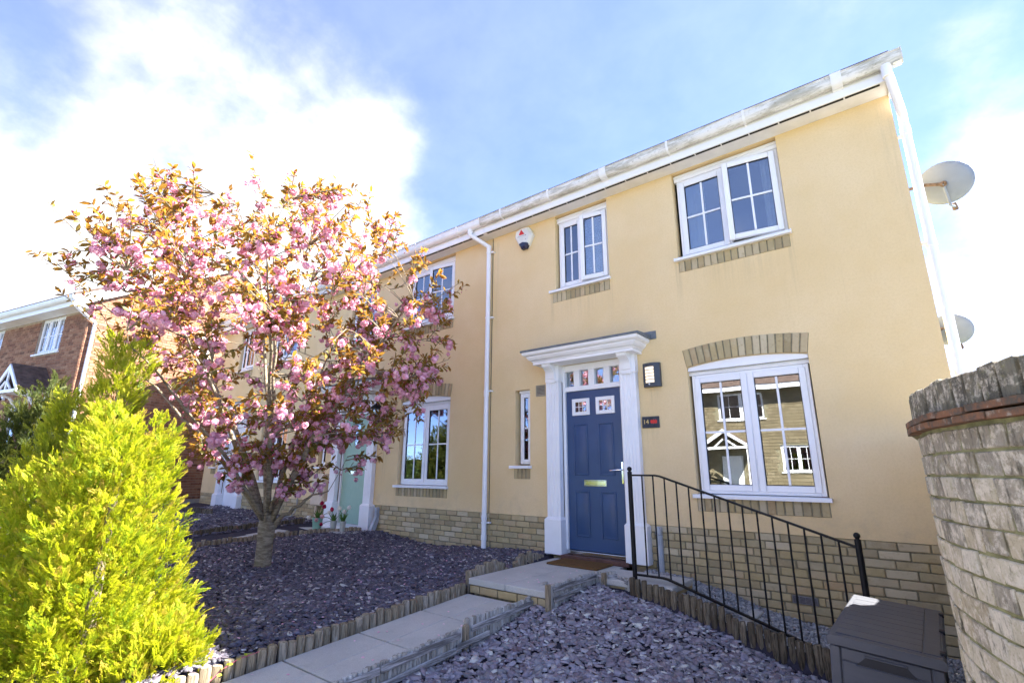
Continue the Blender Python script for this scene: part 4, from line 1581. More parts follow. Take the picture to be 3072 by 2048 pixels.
def rail_z(x, top):
    if top:
        return .897 if x < -2.045 else .897 - .3315 * (x + 2.045)
    return -.050 if x < -2.03 else -.050 - .300 * (x + 2.03)


def ball_post(x, z0, z1):
    b = MB()
    b.lathe([(.023, z0), (.023, z1 - .052), (.0185, z1 - .05)], 16, Matrix.Translation((x, RY, 0)))
    p = b.build('post', 'black_iron', rail_root, True)
    b = MB()
    r = .0245
    b.lathe([(.012, z1 - .052), (.014, z1 - .047)] + [(r * math.sin(a), z1 - r - r * math.cos(a)) for a in [PI * i / 10 for i in range(2, 10)]] + [(.001, z1)], 16, Matrix.Translation((x, RY, 0)))
    b.build('ball_finial', 'black_iron', p, True)


ball_post(-2.338, -.16, .984)
ball_post(-.438, -.62, .478)


def flat_bar(b, pts, w, h):
    vs, fs = [], []
    for p in pts:
        vs += [(p[0], p[1] - w / 2, p[2] - h / 2), (p[0], p[1] + w / 2, p[2] - h / 2), (p[0], p[1] + w / 2, p[2] + h / 2), (p[0], p[1] - w / 2, p[2] + h / 2)]
    for i in range(len(pts) - 1):
        for j in range(4):
            fs.append((4 * i + j, 4 * i + (j + 1) % 4, 4 * i + 4 + (j + 1) % 4, 4 * i + 4 + j))
    q = 4 * (len(pts) - 1)
    fs += [(3, 2, 1, 0), (q, q + 1, q + 2, q + 3)]
    b.add(vs, fs)


b = MB()
flat_bar(b, [(-2.32, RY, .897), (-2.07, RY, .897), (-2.02, RY, .890), (-.455, RY, rail_z(-.455, 1))], .034, .018)
b.build('top_rail', 'black_iron', rail_root)
b = MB()
flat_bar(b, [(-2.32, RY, -.050), (-2.05, RY, -.050), (-2.0, RY, -.057), (-.455, RY, rail_z(-.455, 0))], .034, .018)
b.build('bottom_rail', 'black_iron', rail_root)
bar = MB()
bar.tube([(0, 0, 0), (0, 0, 1)], .0080, 8)
bar = bar.mesh('baluster_shape', 'black_iron', True)
for i in range(15):
    x = -2.206 + i * .1171
    z0, z1 = rail_z(x, 0), rail_z(x, 1)
    link('baluster', bar, rail_root, (x, RY, z0), None, (1, 1, z1 - z0))

# ------------------------------------------------------------------ storage box against the curved wall
BX = thing('storage_box', 'dark grey plastic garden storage box with plank pattern lid in front of the railing', 'storage box', (-.24, -1.67, -.5), local=True)
FL, FR, BRr, BL = Vector((-.50, -2.23, .10)), Vector((-.03, -2.24, .068)), Vector((.03, -1.10, .068)), Vector((-.45, -1.10, .10))
ex = (FR - FL)
Wd = .475
ey = (BL - FL)
Ld = 1.13
ex.normalize()
ey = (ey - ex * ey.dot(ex)).normalized()
ez = ex.cross(ey)
BM = Matrix((ex, ey, ez)).transposed().to_4x4()
BM.translation = FL
BX.matrix_world = BM          # local: x across, y back, z up from the lid's front left corner
Hh = .60
b = MB()
b.cbox(.012, Wd - .012, .014, Ld - .012, -Hh, -.046, .010)
body = b.build('body', 'resin', BX, True)
# plank ends, corner mouldings and flat shade plate of the carrying recess
for (x0, x1) in ((.004, .052), (Wd - .052, Wd - .004)):
    for (y0, y1) in ((.004, .05), (Ld - .05, Ld - .004)):
        b = MB()
        b.cbox(x0, x1, y0, y1, -Hh, -.050, .006)
        b.build('corner_post', 'resin', BX, True)
zz = -.054
for i in range(4):
    b = MB()
    if i == 0:
        b.cbox(.056, Wd - .056, .0075, .02, zz - .056, zz, .003)
    else:
        b.cbox(.056, Wd - .056, .0075, .02, zz - .128, zz, .004)
    b.build('panel', 'resin', BX)
    for s_ in (.006, Wd - .018):
        b = MB()
        b.cbox(s_, s_ + .012, .056, Ld - .056, zz - (.056 if i == 0 else .128), zz, .004)
        b.build('panel', 'resin', BX)
    zz -= .060 if i == 0 else .132
b = MB()
b.prism([(.120, -.118), (.365, -.118), (.325, -.076), (.160, -.076)], 'y', .0055, .012)
b.build('handle_recess_shade', 'resin_dark', BX)  # flat dark plate, no hollow: the recess shade is its colour
b = MB()
b.cbox(.155, .330, .000, .012, -.0755, -.066, .003)
b.cbox(.112, .373, .002, .012, -.127, -.1185, .003)
b.build('handle_lip', 'resin', BX)
b = MB()
b.prism([(-.006, -.044), (Wd + .006, -.044), (Wd + .006, -.010), (Wd - .004, 0), (.004, 0), (-.006, -.010)], 'y', -.008, Ld + .006)
lid = b.build('lid', 'resin', BX, True)
n = 9
for i in range(n):
    b = MB()
    y0 = .045 + i * (Ld - .09) / n
    b.cbox(.028, Wd - .085, y0 + .0015, y0 + (Ld - .09) / n - .0015, -.002, .0045, .002)
    b.build('plank', 'resin', lid)
b = MB()
b.cbox(Wd - .08, Wd - .012, .046, Ld - .046, -.002, .004, .002)
b.build('hinge_strip', 'resin', lid)
for y in (.10, .56, 1.0):
    b = MB()
    b.cbox(Wd - .018, Wd + .008, y - .02, y + .02, -.01, .012, .003)
    b.build('hinge', 'resin_dark', lid)
# ------------------------------------------------------------------ curved brick garden wall
CW = thing('garden_wall', 'curved weathered brick garden wall with upright brick coping', 'wall', (1.68, -2.9, -.6))
CX, CY, CR = 1.68, -2.90, 1.65


def ring(b, r0, r1, z0, z1, a0, a1, n):
    vs, fs = [], []
    for i in range(n + 1):
        a = math.radians(a0 + (a1 - a0) * i / n)
        c, s_ = math.cos(a), math.sin(a)
        vs += [(CX + r * c, CY + r * s_, z) for r, z in ((r1, z0), (r1, z1), (r0, z1), (r0, z0))]
    for i in range(n):
        for j in range(4):
            fs.append((4 * i + j, 4 * i + (j + 1) % 4, 4 * i + 4 + (j + 1) % 4, 4 * i + 4 + j))
    q = 4 * n
    fs += [(0, 1, 2, 3), (q + 3, q + 2, q + 1, q)]
    b.add(vs, fs)


A_ST, A_EN = 180.0, 270.0
b = MB()
ring(b, CR - .215, CR - .006, -1.0, 1.09, A_ST, A_EN, 60)
b.box(CX - .001, 7.0, CY - CR + .008, CY - CR + .215, -1.0, 1.09)
core = b.build('wall_core', 'mortar_dark', CW)
TB0, TB1 = 180.0, 230.0      # stretch facing the garden, bricks one by one
stepA = math.degrees(.1125 / CR)
b_stuff = MB()


def arc_brick(bm, ac, z0, z1, w, r_out, d=.09):
    M = Matrix.Translation((CX, CY, 0)) @ Matrix.Rotation(math.radians(ac), 4, 'Z')
    bm.cbox(r_out - d, r_out, -w / 2, w / 2, z0, z1, .006, M, .002, RND)


WB = {}
for kind_, mt in (('n', 'wall_brick'), ('t', 'wall_brick_top')):
    WB[kind_] = []
    for i in range(5):
        b = MB()
        b.cbox(-.09, 0, -.0522, .0522, -.0335, .0335, .0035, None, .0028, random.Random(60 + i))
        WB[kind_].append(b.mesh('wall_brick_shape', mt))
row, z = 0, 1.068 - .0325 - .004
singles = 0
while z > -.75:
    off = stepA / 2 * (row % 2) + (row % 3) * .3
    a = A_ST + off
    while a < A_EN + 8:
        ac = a + stepA / 2
        if TB0 <= ac <= TB1 and row < 18:
            t = math.radians(ac)
            rr = CR + RND.uniform(-.003, .003)
            link('brick', RND.choice(WB['t' if RND.random() < (1.0, .9, .75, .5, .3, .2, .12)[min(row, 6)] else 'n']), core, (CX + rr * math.cos(t), CY + rr * math.sin(t), z + RND.uniform(-.002, .002)), (0, 0, t), (1, 1, 1))
            singles += 1
        elif ac < A_EN:
            arc_brick(b_stuff, ac, z - .0325, z + .0325, .1025, CR)
        a += stepA
    row += 1
    z -= .075
b_stuff.build('brickwork', 'wall_brick', CW, kind='stuff')
# two courses of creasing tile
st = math.degrees(.155 / CR)
for j, (z0, z1, ro) in enumerate(((1.078, 1.099, CR + .030), (1.103, 1.123, CR + .036))):
    a = A_ST + j * st / 2
    while a < A_EN:
        b = MB()
        dz = RND.uniform(-.003, .003)
        ring(b, CR - .24, ro + RND.uniform(-.005, .004), z0 + dz, z1 + dz, a + .08, min(a + st - .08, A_EN), 4)
        b.build('tile', 'tile', CW)
        a += st
# brick on edge coping
CP = []
for i in range(5):
    b = MB()
    b.cbox(-.215, 0, -.0325, .0325, 0, .105, .004, None, .003, random.Random(90 + i))
    CP.append(b.mesh('coping_shape', 'coping'))
sc_ = math.degrees(.0735 / CR)
a = A_ST
while a < A_EN:
    t = math.radians(a + sc_ / 2)
    rr = CR + .004 + RND.uniform(-.004, .004)
    link('coping_brick', RND.choice(CP), CW, (CX + rr * math.cos(t), CY + rr * math.sin(t), 1.127 + RND.uniform(-.004, .006)), (RND.uniform(-.015, .015), 0, t + RND.uniform(-.01, .01)))
    a += sc_
# the straight runs back to the house behind the curve
for (p0, p1) in (((.030, -2.895), (.155, -.735)), ((.320, -.730), (.335, -.03))):
    p0, p1 = Vector((p0[0], p0[1], 0)), Vector((p1[0], p1[1], 0))
    d = (p1 - p0)
    L = d.length
    M = Matrix.Translation(p0) @ Matrix.Rotation(math.atan2(d.y, d.x), 4, 'Z')     # local x along the run, -y to its right
    b = MB()
    b.box(0, L, -.215, -.006, -1.0, 1.09, M)
    b.box(-.0, L, -.24, .03, 1.0905, 1.123, M)
    b.build('wall_run', 'mortar_dark', CW)
    b = MB()
    z, r2 = 1.03, 0
    while z > -.7:
        x = .005 - .056 * (r2 % 2)
        while x < L - .01:
            b.box(max(x, .002), min(x + .1035, L - .002), -.03, RND.uniform(-.002, .002), z - .0325, z + .0325, M)
            x += .1135
        z -= .075
        r2 += 1
    b.build('brickwork', 'wall_brick', CW, kind='stuff')
    x = .01
    while x < L - .06:
        q = M @ Vector((x + .035, .002 + RND.uniform(-.006, .006), 1.127 + RND.uniform(-.004, .008)))
        link('coping_brick', RND.choice(CP), CW, q, (0, 0, math.atan2(d.y, d.x) + PI / 2 + RND.uniform(-.02, .02)))
        x += .0735
b = MB()
b.box(CX + .04, 7.0, CY - CR, CY - CR + .215, 1.095, 1.235)
b.build('coping_run', 'coping', CW)

# ------------------------------------------------------------------ things fixed to the fronts
# alarm box
AL = thing('alarm_box', 'white hexagonal alarm box with red triangle under the eaves', 'alarm box', (-4.18, 0, 4.4))
hexo = [(-4.315, 4.53), (-4.205, 4.562), (-4.075, 4.552), (-3.995, 4.40), (-4.075, 4.255), (-4.115, 4.215), (-4.19, 4.212), (-4.255, 4.285), (-4.335, 4.44)]
hexi = [(-4.285, 4.515), (-4.200, 4.540), (-4.095, 4.534), (-4.04, 4.41), (-4.098, 4.285), (-4.118, 4.262), (-4.19, 4.258), (-4.238, 4.312), (-4.298, 4.44)]
n = len(hexo)
b = MB()
b.add([(x, -.0, z) for x, z in hexo] + [(x, -.05, z) for x, z in hexo] + [(x, -.085, z) for x, z in hexi],
      [(i, (i + 1) % n, n + (i + 1) % n, n + i) for i in range(n)] + [(n + i, n + (i + 1) % n, 2 * n + (i + 1) % n, 2 * n + i) for i in range(n)] + [tuple(range(2 * n, 3 * n))])
b.build('cover', 'alarm_white', AL)
b = MB()
lens = [(-4.252, 4.300), (-4.165, 4.318), (-4.085, 4.292), (-4.072, 4.262), (-4.108, 4.205), (-4.196, 4.202)]
lin = [(-4.225, 4.292), (-4.165, 4.305), (-4.104, 4.286), (-4.10, 4.268), (-4.118, 4.238), (-4.188, 4.236)]
b.add([(x, -.02, z) for x, z in lens] + [(x, -.070, z) for x, z in lens] + [(x, -.096, z) for x, z in lin],
      [(i, (i + 1) % 6, 6 + (i + 1) % 6, 6 + i) for i in range(6)] + [(6 + i, 6 + (i + 1) % 6, 12 + (i + 1) % 6, 12 + i) for i in range(6)] + [(12, 13, 14, 15, 16, 17)])
b.build('strobe_lens', 'navy', AL)
b = MB()
b.add([(-4.193, -.0875, 4.528), (-4.237, -.0875, 4.448), (-4.212, -.0875, 4.436), (-4.128, -.0875, 4.436)], [(0, 1, 2, 3)])
b.build('red_triangle', 'red_paint', AL)
b = MB()
for (x0, x1, z, h) in ((-4.262, -4.122, 4.408, .018), (-4.225, -4.155, 4.372, .007), (-4.232, -4.150, 4.350, .005)):
    x = x0
    rt = random.Random(int(-z * 1000))
    while x < x1:
        w = rt.uniform(.005, .011)
        b.box(x, x + w, -.0872, -.0862, z, z + h * rt.uniform(.6, 1))
        x += w + .004
for (p, q) in (((-4.262, 4.404), (-4.240, 4.446)), ((-4.125, 4.432), (-4.112, 4.415))):
    b.add([(p[0] - .002, -.0873, p[1]), (p[0] + .002, -.0873, p[1]), (q[0] + .002, -.0873, q[1]), (q[0] - .002, -.0873, q[1])], [(0, 1, 2, 3)])
b.build('print', 'alarm_text', AL)
b = MB()
for (x, z) in ((-4.107, 4.41), (-4.105, 4.345)):
    b.tube([(x, -.0855, z), (x, -.089, z)], .005, 8)
b.build('screw', 'dark_slot', AL)

# wall light with lit louvres beside the blue door
WL = thing('wall_light', 'graphite wall light with lit louvred panel beside the blue door', 'wall light', (-2.28, 0, 2.04))
b = MB()
x0, x1, z0, z1 = -2.384, -2.176, 1.903, 2.186
pr = []
for i in range(9):
    t = i / 8
    pr.append((x0 + (x1 - x0) * t, -.045 - .036 * math.sin(PI * t)))
outer = pr
front = MB()
N_ = len(pr)
cols_in = [(-2.350, -2.240)]
prof = [(x0, 0.0)] + pr + [(x1, 0.0)]
front.prism(prof, 'z', z0, 1.950)
front.prism(prof, 'z', 2.142, z1)


def arcy(x):
    t = (x - x0) / (x1 - x0)
    return -.045 - .036 * math.sin(PI * max(0, min(1, t)))


for (a, c_) in ((x0, -2.352), (-2.238, x1)):
    q = [(a, 0.0)] + [(a + (c_ - a) * i / 4, arcy(a + (c_ - a) * i / 4)) for i in range(5)] + [(c_, 0.0)]
    front.prism(q, 'z', 1.9505, 2.1415)
front.build('housing', 'graphite', WL, True)
q = [(-2.352, 0.0)] + [(-2.352 + .114 * i / 4, arcy(-2.352 + .114 * i / 4) + .006) for i in range(5)] + [(-2.238, 0.0)]
b = MB()
b.prism(q, 'z', 1.951, 2.141)
b.build('lit_panel', 'opal', WL, True)
for i in range(1, 5):
    z = 1.951 + .19 * i / 5
    b = MB()
    q = [(-2.352, -.02)] + [(-2.352 + .114 * j / 4, arcy(-2.352 + .114 * j / 4) - .001) for j in range(5)] + [(-2.238, -.02)]
    b.prism(q, 'z', z - .003, z + .003)
    b.build('louvre', 'graphite', WL)
b = MB()
b.lathe([(.010, 0), (.009, .006), (.004, .010), (.0005, .011)], 12, Matrix.Translation((-2.298, arcy(-2.298) + .001, 1.932)) @ Matrix.Rotation(PI / 2, 4, 'X'))
b.build('sensor', 'white_paint', WL, True)


# house signs
def text_mesh(txt, size, name, mat, parent, loc, depth=.0015):
    cu = bpy.data.curves.new(name, 'FONT')
    cu.body = txt
    cu.size = size
    cu.extrude = depth
    cu.align_x = 'CENTER'
    cu.align_y = 'CENTER'
    tmp = bpy.data.objects.new(name, cu)
    COL.objects.link(tmp)
    dg = bpy.context.evaluated_depsgraph_get()
    me = bpy.data.meshes.new_from_object(tmp.evaluated_get(dg))
    bpy.data.objects.remove(tmp)
    me.materials.clear()
    me.materials.append(MT[mat])
    return link(name, me, parent, loc, (PI / 2, 0, 0))


S14 = thing('house_sign', 'dark slate house sign reading 14 with a red emblem', 'house sign', (-2.34, 0, 1.49), 'house number signs beside the doors')
b = MB()
b.cbox(-2.446, -2.238, -.018, -.002, 1.429, 1.561, .003, None, .001, RND)
b.build('plate', 'slate_sign', S14)
text_mesh('14', .072, 'number', 'gold', S14, (-2.396, -.0195, 1.498))
b = MB()
poly = [(-.045, -.012), (-.040, .006), (-.048, .018), (-.034, .014), (-.030, .026), (-.022, .014), (-.010, .020), (-.006, .030), (.002, .018), (.014, .014), (.022, .026), (.028, .014), (.040, .018),
        (.034, .006), (.042, -.004), (.034, -.010), (.036, -.022), (.024, -.016), (.014, -.024), (.004, -.018), (-.010, -.026), (-.018, -.018), (-.032, -.024), (-.034, -.014)]
b.prism([(-2.298 + x, 1.500 + z) for x, z in poly], 'y', -.0205, -.0185)
b.build('red_emblem', 'red_paint', S14)
S12 = thing('house_sign', 'grey slate house sign reading 12 behind the cherry branches', 'house sign', (-7.29, 0, 1.48), 'house number signs beside the doors')
b = MB()
b.cbox(-7.378, -7.202, -.018, -.002, 1.400, 1.558, .004, None, .002, RND)
b.build('plate', 'slate_sign_grey', S12)
text_mesh('12', .105, 'number', 'white_paint', S12, (-7.293, -.0195, 1.486))

# coach lantern by the green door
LN = thing('wall_lantern', 'black coach lantern on a scrolled bracket beside the green door', 'lantern', (-7.32, 0, 1.95))
b = MB()
b.lathe([(.045, -.004), (.05, .012), (.03, .022), (.014, .03)], 16, Matrix.Translation((-7.315, 0, 1.985)) @ Matrix.Rotation(PI / 2, 4, 'X') @ Matrix.Scale(1.35, 4, (0, 1, 0)))
b.build('backplate', 'black_iron', LN, True)
b = MB()
b.tube([(-7.315, -.02, 1.99), (-7.315, -.055, 1.93), (-7.315, -.04, 1.89), (-7.315, -.02, 1.875)], .008, 8)
b.tube([(-7.315, -.02, 2.02), (-7.315, -.05, 2.12), (-7.315, -.10, 2.185), (-7.315, -.165, 2.175), (-7.315, -.20, 2.13)], .008, 8)
b.build('bracket', 'black_iron', LN, True)
b = MB()
b.lathe([(.12, 1.99), (.125, 1.995), (.09, 2.03), (.045, 2.07), (.022, 2.085), (.014, 2.11), (.018, 2.125), (.006, 2.14)], 20, Matrix.Translation((-7.315, -.20, 0)))
b.build('hood', 'black_iron', LN, True)
b = MB()
b.lathe([(.058, 1.99), (.062, 1.95), (.055, 1.90), (.030, 1.86), (.004, 1.852)], 18, Matrix.Translation((-7.315, -.20, 0)))
b.build('glass_shade', 'glass', LN, True)
b = MB()
for i in range(4):
    a = PI / 4 + i * PI / 2
    b.tube([(-7.315 + r * math.cos(a), -.20 + r * math.sin(a), z) for r, z in ((.066, 1.992), (.069, 1.95), (.060, 1.89), (.034, 1.852), (.004, 1.835))], .0042, 6)
b.tube([(-7.315, -.20, 1.86), (-7.315, -.20, 1.815)], .010, 8)
b.build('cage', 'black_iron', LN, True)

# meter box, its pipe and a loose cable
MBX = thing('meter_box', 'cream plastic meter box on the wall left of the green door', 'meter box', (-9.13, 0, .57))
b = MB()
b.cbox(-9.345, -8.905, -.10, .001, .278, .872, .012)
b.build('box', 'cream_plastic', MBX)
b = MB()
b.cbox(-9.322, -8.928, -.113, -.1005, .300, .850, .008)
b.build('door', 'cream_plastic', MBX)
b = MB()
b.tube([(-9.19, -.05, .277), (-9.19, -.05, -.1)], .028, 12)
b.build('pipe', 'cream_plastic', MBX, True)
b = MB()
b.tube([(-9.93, -.035, .82), (-9.93, -.035, .25), (-9.94, -.05, .12), (-9.99, -.10, .04), (-10.1, -.22, .02), (-10.25, -.30, .03)], .012, 8)
o = b.build('cable', 'cable', None, True)
tag(o, 'grey cable running down the plinth left of the meter box', 'cable')


def duct(x, z1, z0, label, flare):
    t = thing('cable_duct', label, 'duct', (x, 0, z0), 'grey plastic ducts beside the door surrounds')
    b = MB()
    b.cbox(x - .03, x + .03, -.062, .014, z1 - .085, z1, .008)
    b.build('cap', 'grey_plastic', t)
    b = MB()
    if flare:
        b.prism([(-.052, z1 - .086), (-.052, z1 - .16), (-.16, z0), (-.06, z0), (.012, z1 - .20), (.012, z1 - .086)], 'x', x - .032, x + .032)
    else:
        b.tube([(x, -.022, z1 - .086), (x, -.026, z0)], .037, 12)
    b.build('duct_body', 'grey_plastic', t, True)
    if not flare:
        b = MB()
        b.tube([(x, -.022, z1 - .20), (x, -.022, z1 - .21)], .0385, 12)
        b.tube([(x, -.026, z0 + .06), (x, -.026, z0 + .075)], .040, 12)
        b.build('clip', 'grey_plastic', t, True)


duct(-2.325, .345, -.12, 'grey plastic duct on the brick plinth behind the black railing', False)
duct(-7.335, .325, -.06, 'grey flared plastic duct on the brick plinth right of the green door', True)


# satellite dishes on the gable
def dish(c, arm_wall, lab, r=.31):
    D = thing('satellite_dish', lab, 'satellite dish', c, 'satellite dishes on the gable wall')
    c = Vector(c)
    axis = Vector((.22, .87, .44)).normalized()
    M = Matrix.Translation(c) @ axis.to_track_quat('Z', 'X').to_matrix().to_4x4()
    b = MB()
    prof = []
    n = 6
    vs, fs = [], []
    for side in (0, 1):
        for i in range(n + 1):
            rr = r * (i + .02) / (n + .02)
            z = .26 * rr * rr / r + (0.004 if side else 0)
            for j in range(28):
                a = 2 * PI * j / 28
                vs.append((rr * math.cos(a) * .92, rr * math.sin(a), z))
    for side in (0, 1):
        for i in range(n):
            for j in range(28):
                q = (side * (n + 1) + i) * 28
                fs.append((q + j, q + (j + 1) % 28, q + 28 + (j + 1) % 28, q + 28 + j))
    q0, q1 = n * 28, (2 * n + 1) * 28
    for j in range(28):
        fs.append((q0 + j, q0 + (j + 1) % 28, q1 + (j + 1) % 28, q1 + j))
    b.add(vs, fs, M)
    b.build('reflector', 'dish', D, 'all')
    w = Vector(arm_wall)
    back = M @ Vector((0, 0, -.06))
    b = MB()
    b.tube([w, (w.x + .16, w.y + .02, w.z + .02), back], .018, 8)
    b.tube([back, M @ Vector((0, 0, .01))], .03, 10)
    b.box(w.x - .001, w.x + .012, w.y - .07, w.y + .07, w.z - .09, w.z + .09)
    b.build('bracket', 'rust', D, True)
    dn = (Vector((0, 0, -1)) - axis * axis.dot(Vector((0, 0, -1)))).normalized()
    b = MB()
    p0 = c - axis * .05
    p1 = c + dn * r * .98 - axis * .02
    p2 = p1 + axis * .26 + dn * .05
    b.tube([p0, p1, p2], .013, 8)
    b.build('feed_arm', 'dish', D, True)
    b = MB()
    q = p2 - axis * .02
    b.tube([q - dn * .05, q + dn * .02, q + dn * .035], [.02, .028, .02], 10)
    b.build('receiver', 'rust', D, True)
    return D


dish((.705, .85, 3.89), (.369, .80, 3.90), 'grey satellite dish high on the gable end', .240)
dish((.500, .95, 2.33), (.369, .95, 2.36), 'small grey satellite dish low on the gable behind the corner pipe', .18)


# ------------------------------------------------------------------ the red brick house at the left
RB = thing('brick_house', 'red brown brick house with white bargeboard and little gabled porch', 'house', (-15.70, -2.88, 0), None, math.radians(13.1), True)
LX, DY, EV = -9.2, 7.4, 4.84
wins = [(-2.36, -1.13, 3.865, 4.835), (-5.75, -4.42, 3.865, 4.835), (-3.02, -2.40, 1.45, 2.62), (-1.95, -1.05, .1, 2.35)]
ops = [(a, b_, c, d, 0, .11) for a, b_, c, d in wins]
rise = .59
b = skin_wall(LX, 0, .0, EV, ops)
b.add([(0, 0, 0), (0, DY, 0), (0, DY, EV + .3), (0, DY / 2, EV + .3 + rise * DY / 2), (0, 0, EV + .3)], [(0, 1, 2, 3, 4)])
b.add([(LX, 0, 0), (LX, DY, 0), (LX, DY, EV), (LX, DY / 2, EV + rise * DY / 2), (LX, 0, EV)], [(0, 1, 2, 3, 4)])
b.quad((LX, DY, 0), (0, DY, 0), (0, DY, EV), (LX, DY, EV))
RBW = b.build('wall', 'mortar_far', RB)
bk = MB()
r_ = random.Random(31)
gw = (2.80, 3.16, 4.0, 4.82)
zrow = 0
z = .16
while z < EV + rise * DY / 2:
    off = .1125 * (zrow % 2)
    if z < EV - .05:                  # front
        x = -6.4 - off
        while x < -.03:
            a, c_ = x, min(x + .214, -.002)
            hit = any(a < w[1] and c_ > w[0] and z - .03 < w[3] and z + .03 > w[2] for w in wins)
            if not hit:
                bk.box(a, c_, -.009 - r_.uniform(0, .004), .02, z - .0325, z + .0325)
            else:
                for w in wins:
                    if a < w[0] < c_ and z - .03 < w[3] and z + .03 > w[2] and w[0] - a > .03:
                        bk.box(a, w[0] - .002, -.009, .02, z - .0325, z + .0325)
                    if a < w[1] < c_ and z - .03 < w[3] and z + .03 > w[2] and c_ - w[1] > .03:
                        bk.box(w[1] + .002, c_, -.009, .02, z - .0325, z + .0325)
            x += .225
    y = .004 - off
    while y < 5.2:                    # gable
        a, c_ = max(y, .004), y + .214
        mid = (a + c_) / 2
        lim = EV + rise * min(mid, DY - mid) + .16
        if c_ - a > .03 and z < lim and not (a < gw[1] and c_ > gw[0] and gw[2] < z < gw[3]):
            bk.box(-.02, .009 + r_.uniform(0, .004), a, c_, z - .0325, z + .0325)
        y += .225
    z += .075
    zrow += 1
bk.build('brickwork', 'red_brick', RBW, kind='stuff')
b = MB()
b.box(-9.2, .03, -.03, .0, .0, .115)
b.box(.0, .03, 0, DY, .0, .115)
b.build('base_course', 'paving', RB)


def far_window(parent, x0, x1, z0, z1, lights, y=.05, axis='y', curt=True):
    b = MB()
    rect_frame(b, x0, x1, z0, z1, .055, y, y + .06, .004)
    st = (x1 - x0) / lights
    for i in range(1, lights):
        b.cbox(x0 + st * i - .03, x0 + st * i + .03, y + .001, y + .05, z0 + .05, z1 - .05, .003)
    w = b.build('window', 'upvc', parent)
    for i in range(lights):
        a, c_ = x0 + st * i + (.055 if i == 0 else .03), x0 + st * (i + 1) - (.055 if i == lights - 1 else .03)
        b = MB()
        rect_frame(b, a, c_, z0 + .05, z1 - .05, .035, y - .012, y + .02, .004)
        b.build('sash', 'upvc', w)
        pane_with_bars(w, a + .035, c_ - .035, z0 + .085, z1 - .085, y + .012, (1, 1))
    if curt:
        curtain(w, x0 + .03, x1 - .03, z0 + .02, z1 - .02, y + .14, seed=int(abs(x0) * 77))
    b = MB()
    b.cbox(x0 - .06, x1 + .06, y - .10, y + .04, z0 - .045, z0 - .002, .005)
    b.build('sill', 'upvc', w)
    return w


for (a, c_, z0, z1), n in zip(wins[:3], (3, 3, 1)):
    far_window(RB, a, c_, z0, z1, n)
b = MB()
b.cbox(-1.93, -1.07, .04, .10, .12, 2.33, .004)
b.build('door', 'blue', RB, label='dark front door under the small gabled porch')
# gable window
b = MB()
for (y0, y1, z0, z1) in ((2.80, 2.86, 4.0, 4.82), (3.10, 3.16, 4.0, 4.82), (2.8605, 3.0995, 4.0, 4.06), (2.8605, 3.0995, 4.76, 4.82)):
    b.cbox(-.05, .02, y0, y1, z0, z1, .004)
w = b.build('window', 'upvc', RB)
b = MB()
b.box(.0, .004, 2.86, 3.10, 4.06, 4.76)
b.build('pane', 'glass', w)
b = MB()
b.cbox(-.02, .07, 2.74, 3.22, 3.95, 3.995, .004)
b.build('sill', 'upvc', w)
# eaves, verge and roof
b = MB()
b.box(LX - .1, .06, -.335, -.001, EV + .002, EV + .015)
b.build('soffit', 'soffit', RB)
b = MB()
b.cbox(LX - .1, .06, -.36, -.3355, EV - .012, EV + .20, .004)
b.build('fascia', 'upvc', RB)
b = MB()
b.prism([(-.362, EV + .21), (-.362, EV + .13), (-.40, EV + .10), (-.45, EV + .12), (-.475, EV + .16), (-.48, EV + .22), (-.468, EV + .22), (-.44, EV + .14), (-.375, EV + .14), (-.372, EV + .21)], 'x', LX - .1, .14)
b.build('gutter', 'gutter', RB)
b = MB()
y0 = -.42
zz0 = EV + .22
yr = DY / 2
zr = zz0 + rise * (yr - y0)
b.add([(LX - .15, y0, zz0), (.10, y0, zz0), (.10, yr, zr), (LX - .15, yr, zr), (LX - .15, DY + .4, zz0), (.10, DY + .4, zz0)] +
      [(LX - .15, y0, zz0 + .07), (.10, y0, zz0 + .07), (.10, yr, zr + .07), (LX - .15, yr, zr + .07), (LX - .15, DY + .4, zz0 + .07), (.10, DY + .4, zz0 + .07)],
      [(0, 1, 2, 3), (3, 2, 5, 4), (6, 7, 8, 9), (9, 8, 11, 10), (0, 1, 7, 6), (1, 2, 8, 7), (2, 5, 11, 8), (0, 3, 9, 6), (3, 4, 10, 9), (4, 5, 11, 10)])
b.build('roof', 'roof_tile', RB)
for sgn in (0, 1):
    b = MB()
    ya, yb = (y0, yr) if not sgn else (DY + .4, yr)
    b.add([(.085, ya, zz0 - .29), (.115, ya, zz0 - .29), (.115, ya, zz0 - .002), (.085, ya, zz0 - .002), (.085, yb, zr - .19), (.115, yb, zr - .19), (.115, yb, zr - .002), (.085, yb, zr - .002)],
          [(0, 1, 2, 3), (0, 1, 5, 4), (1, 2, 6, 5), (2, 3, 7, 6), (3, 0, 4, 7), (4, 5, 6, 7)])
    b.build('bargeboard', 'upvc', RB)
    b = MB()
    b.add([(.002, ya, zz0 - .29), (.084, ya, zz0 - .29), (.084, yb, zr - .19), (.002, yb, zr - .19)], [(0, 1, 2, 3)])
    b.build('verge_soffit', 'soffit', RB)
b = MB()
b.tube([(.06, -.42, EV + .11), (.06, -.40, EV + .02), (.075, -.10, EV - .22), (.075, .10, EV - .33), (.075, .12, EV - .42), (.075, .12, .1)], .038, 10)
b.build('downpipe', 'upvc', RB, True)
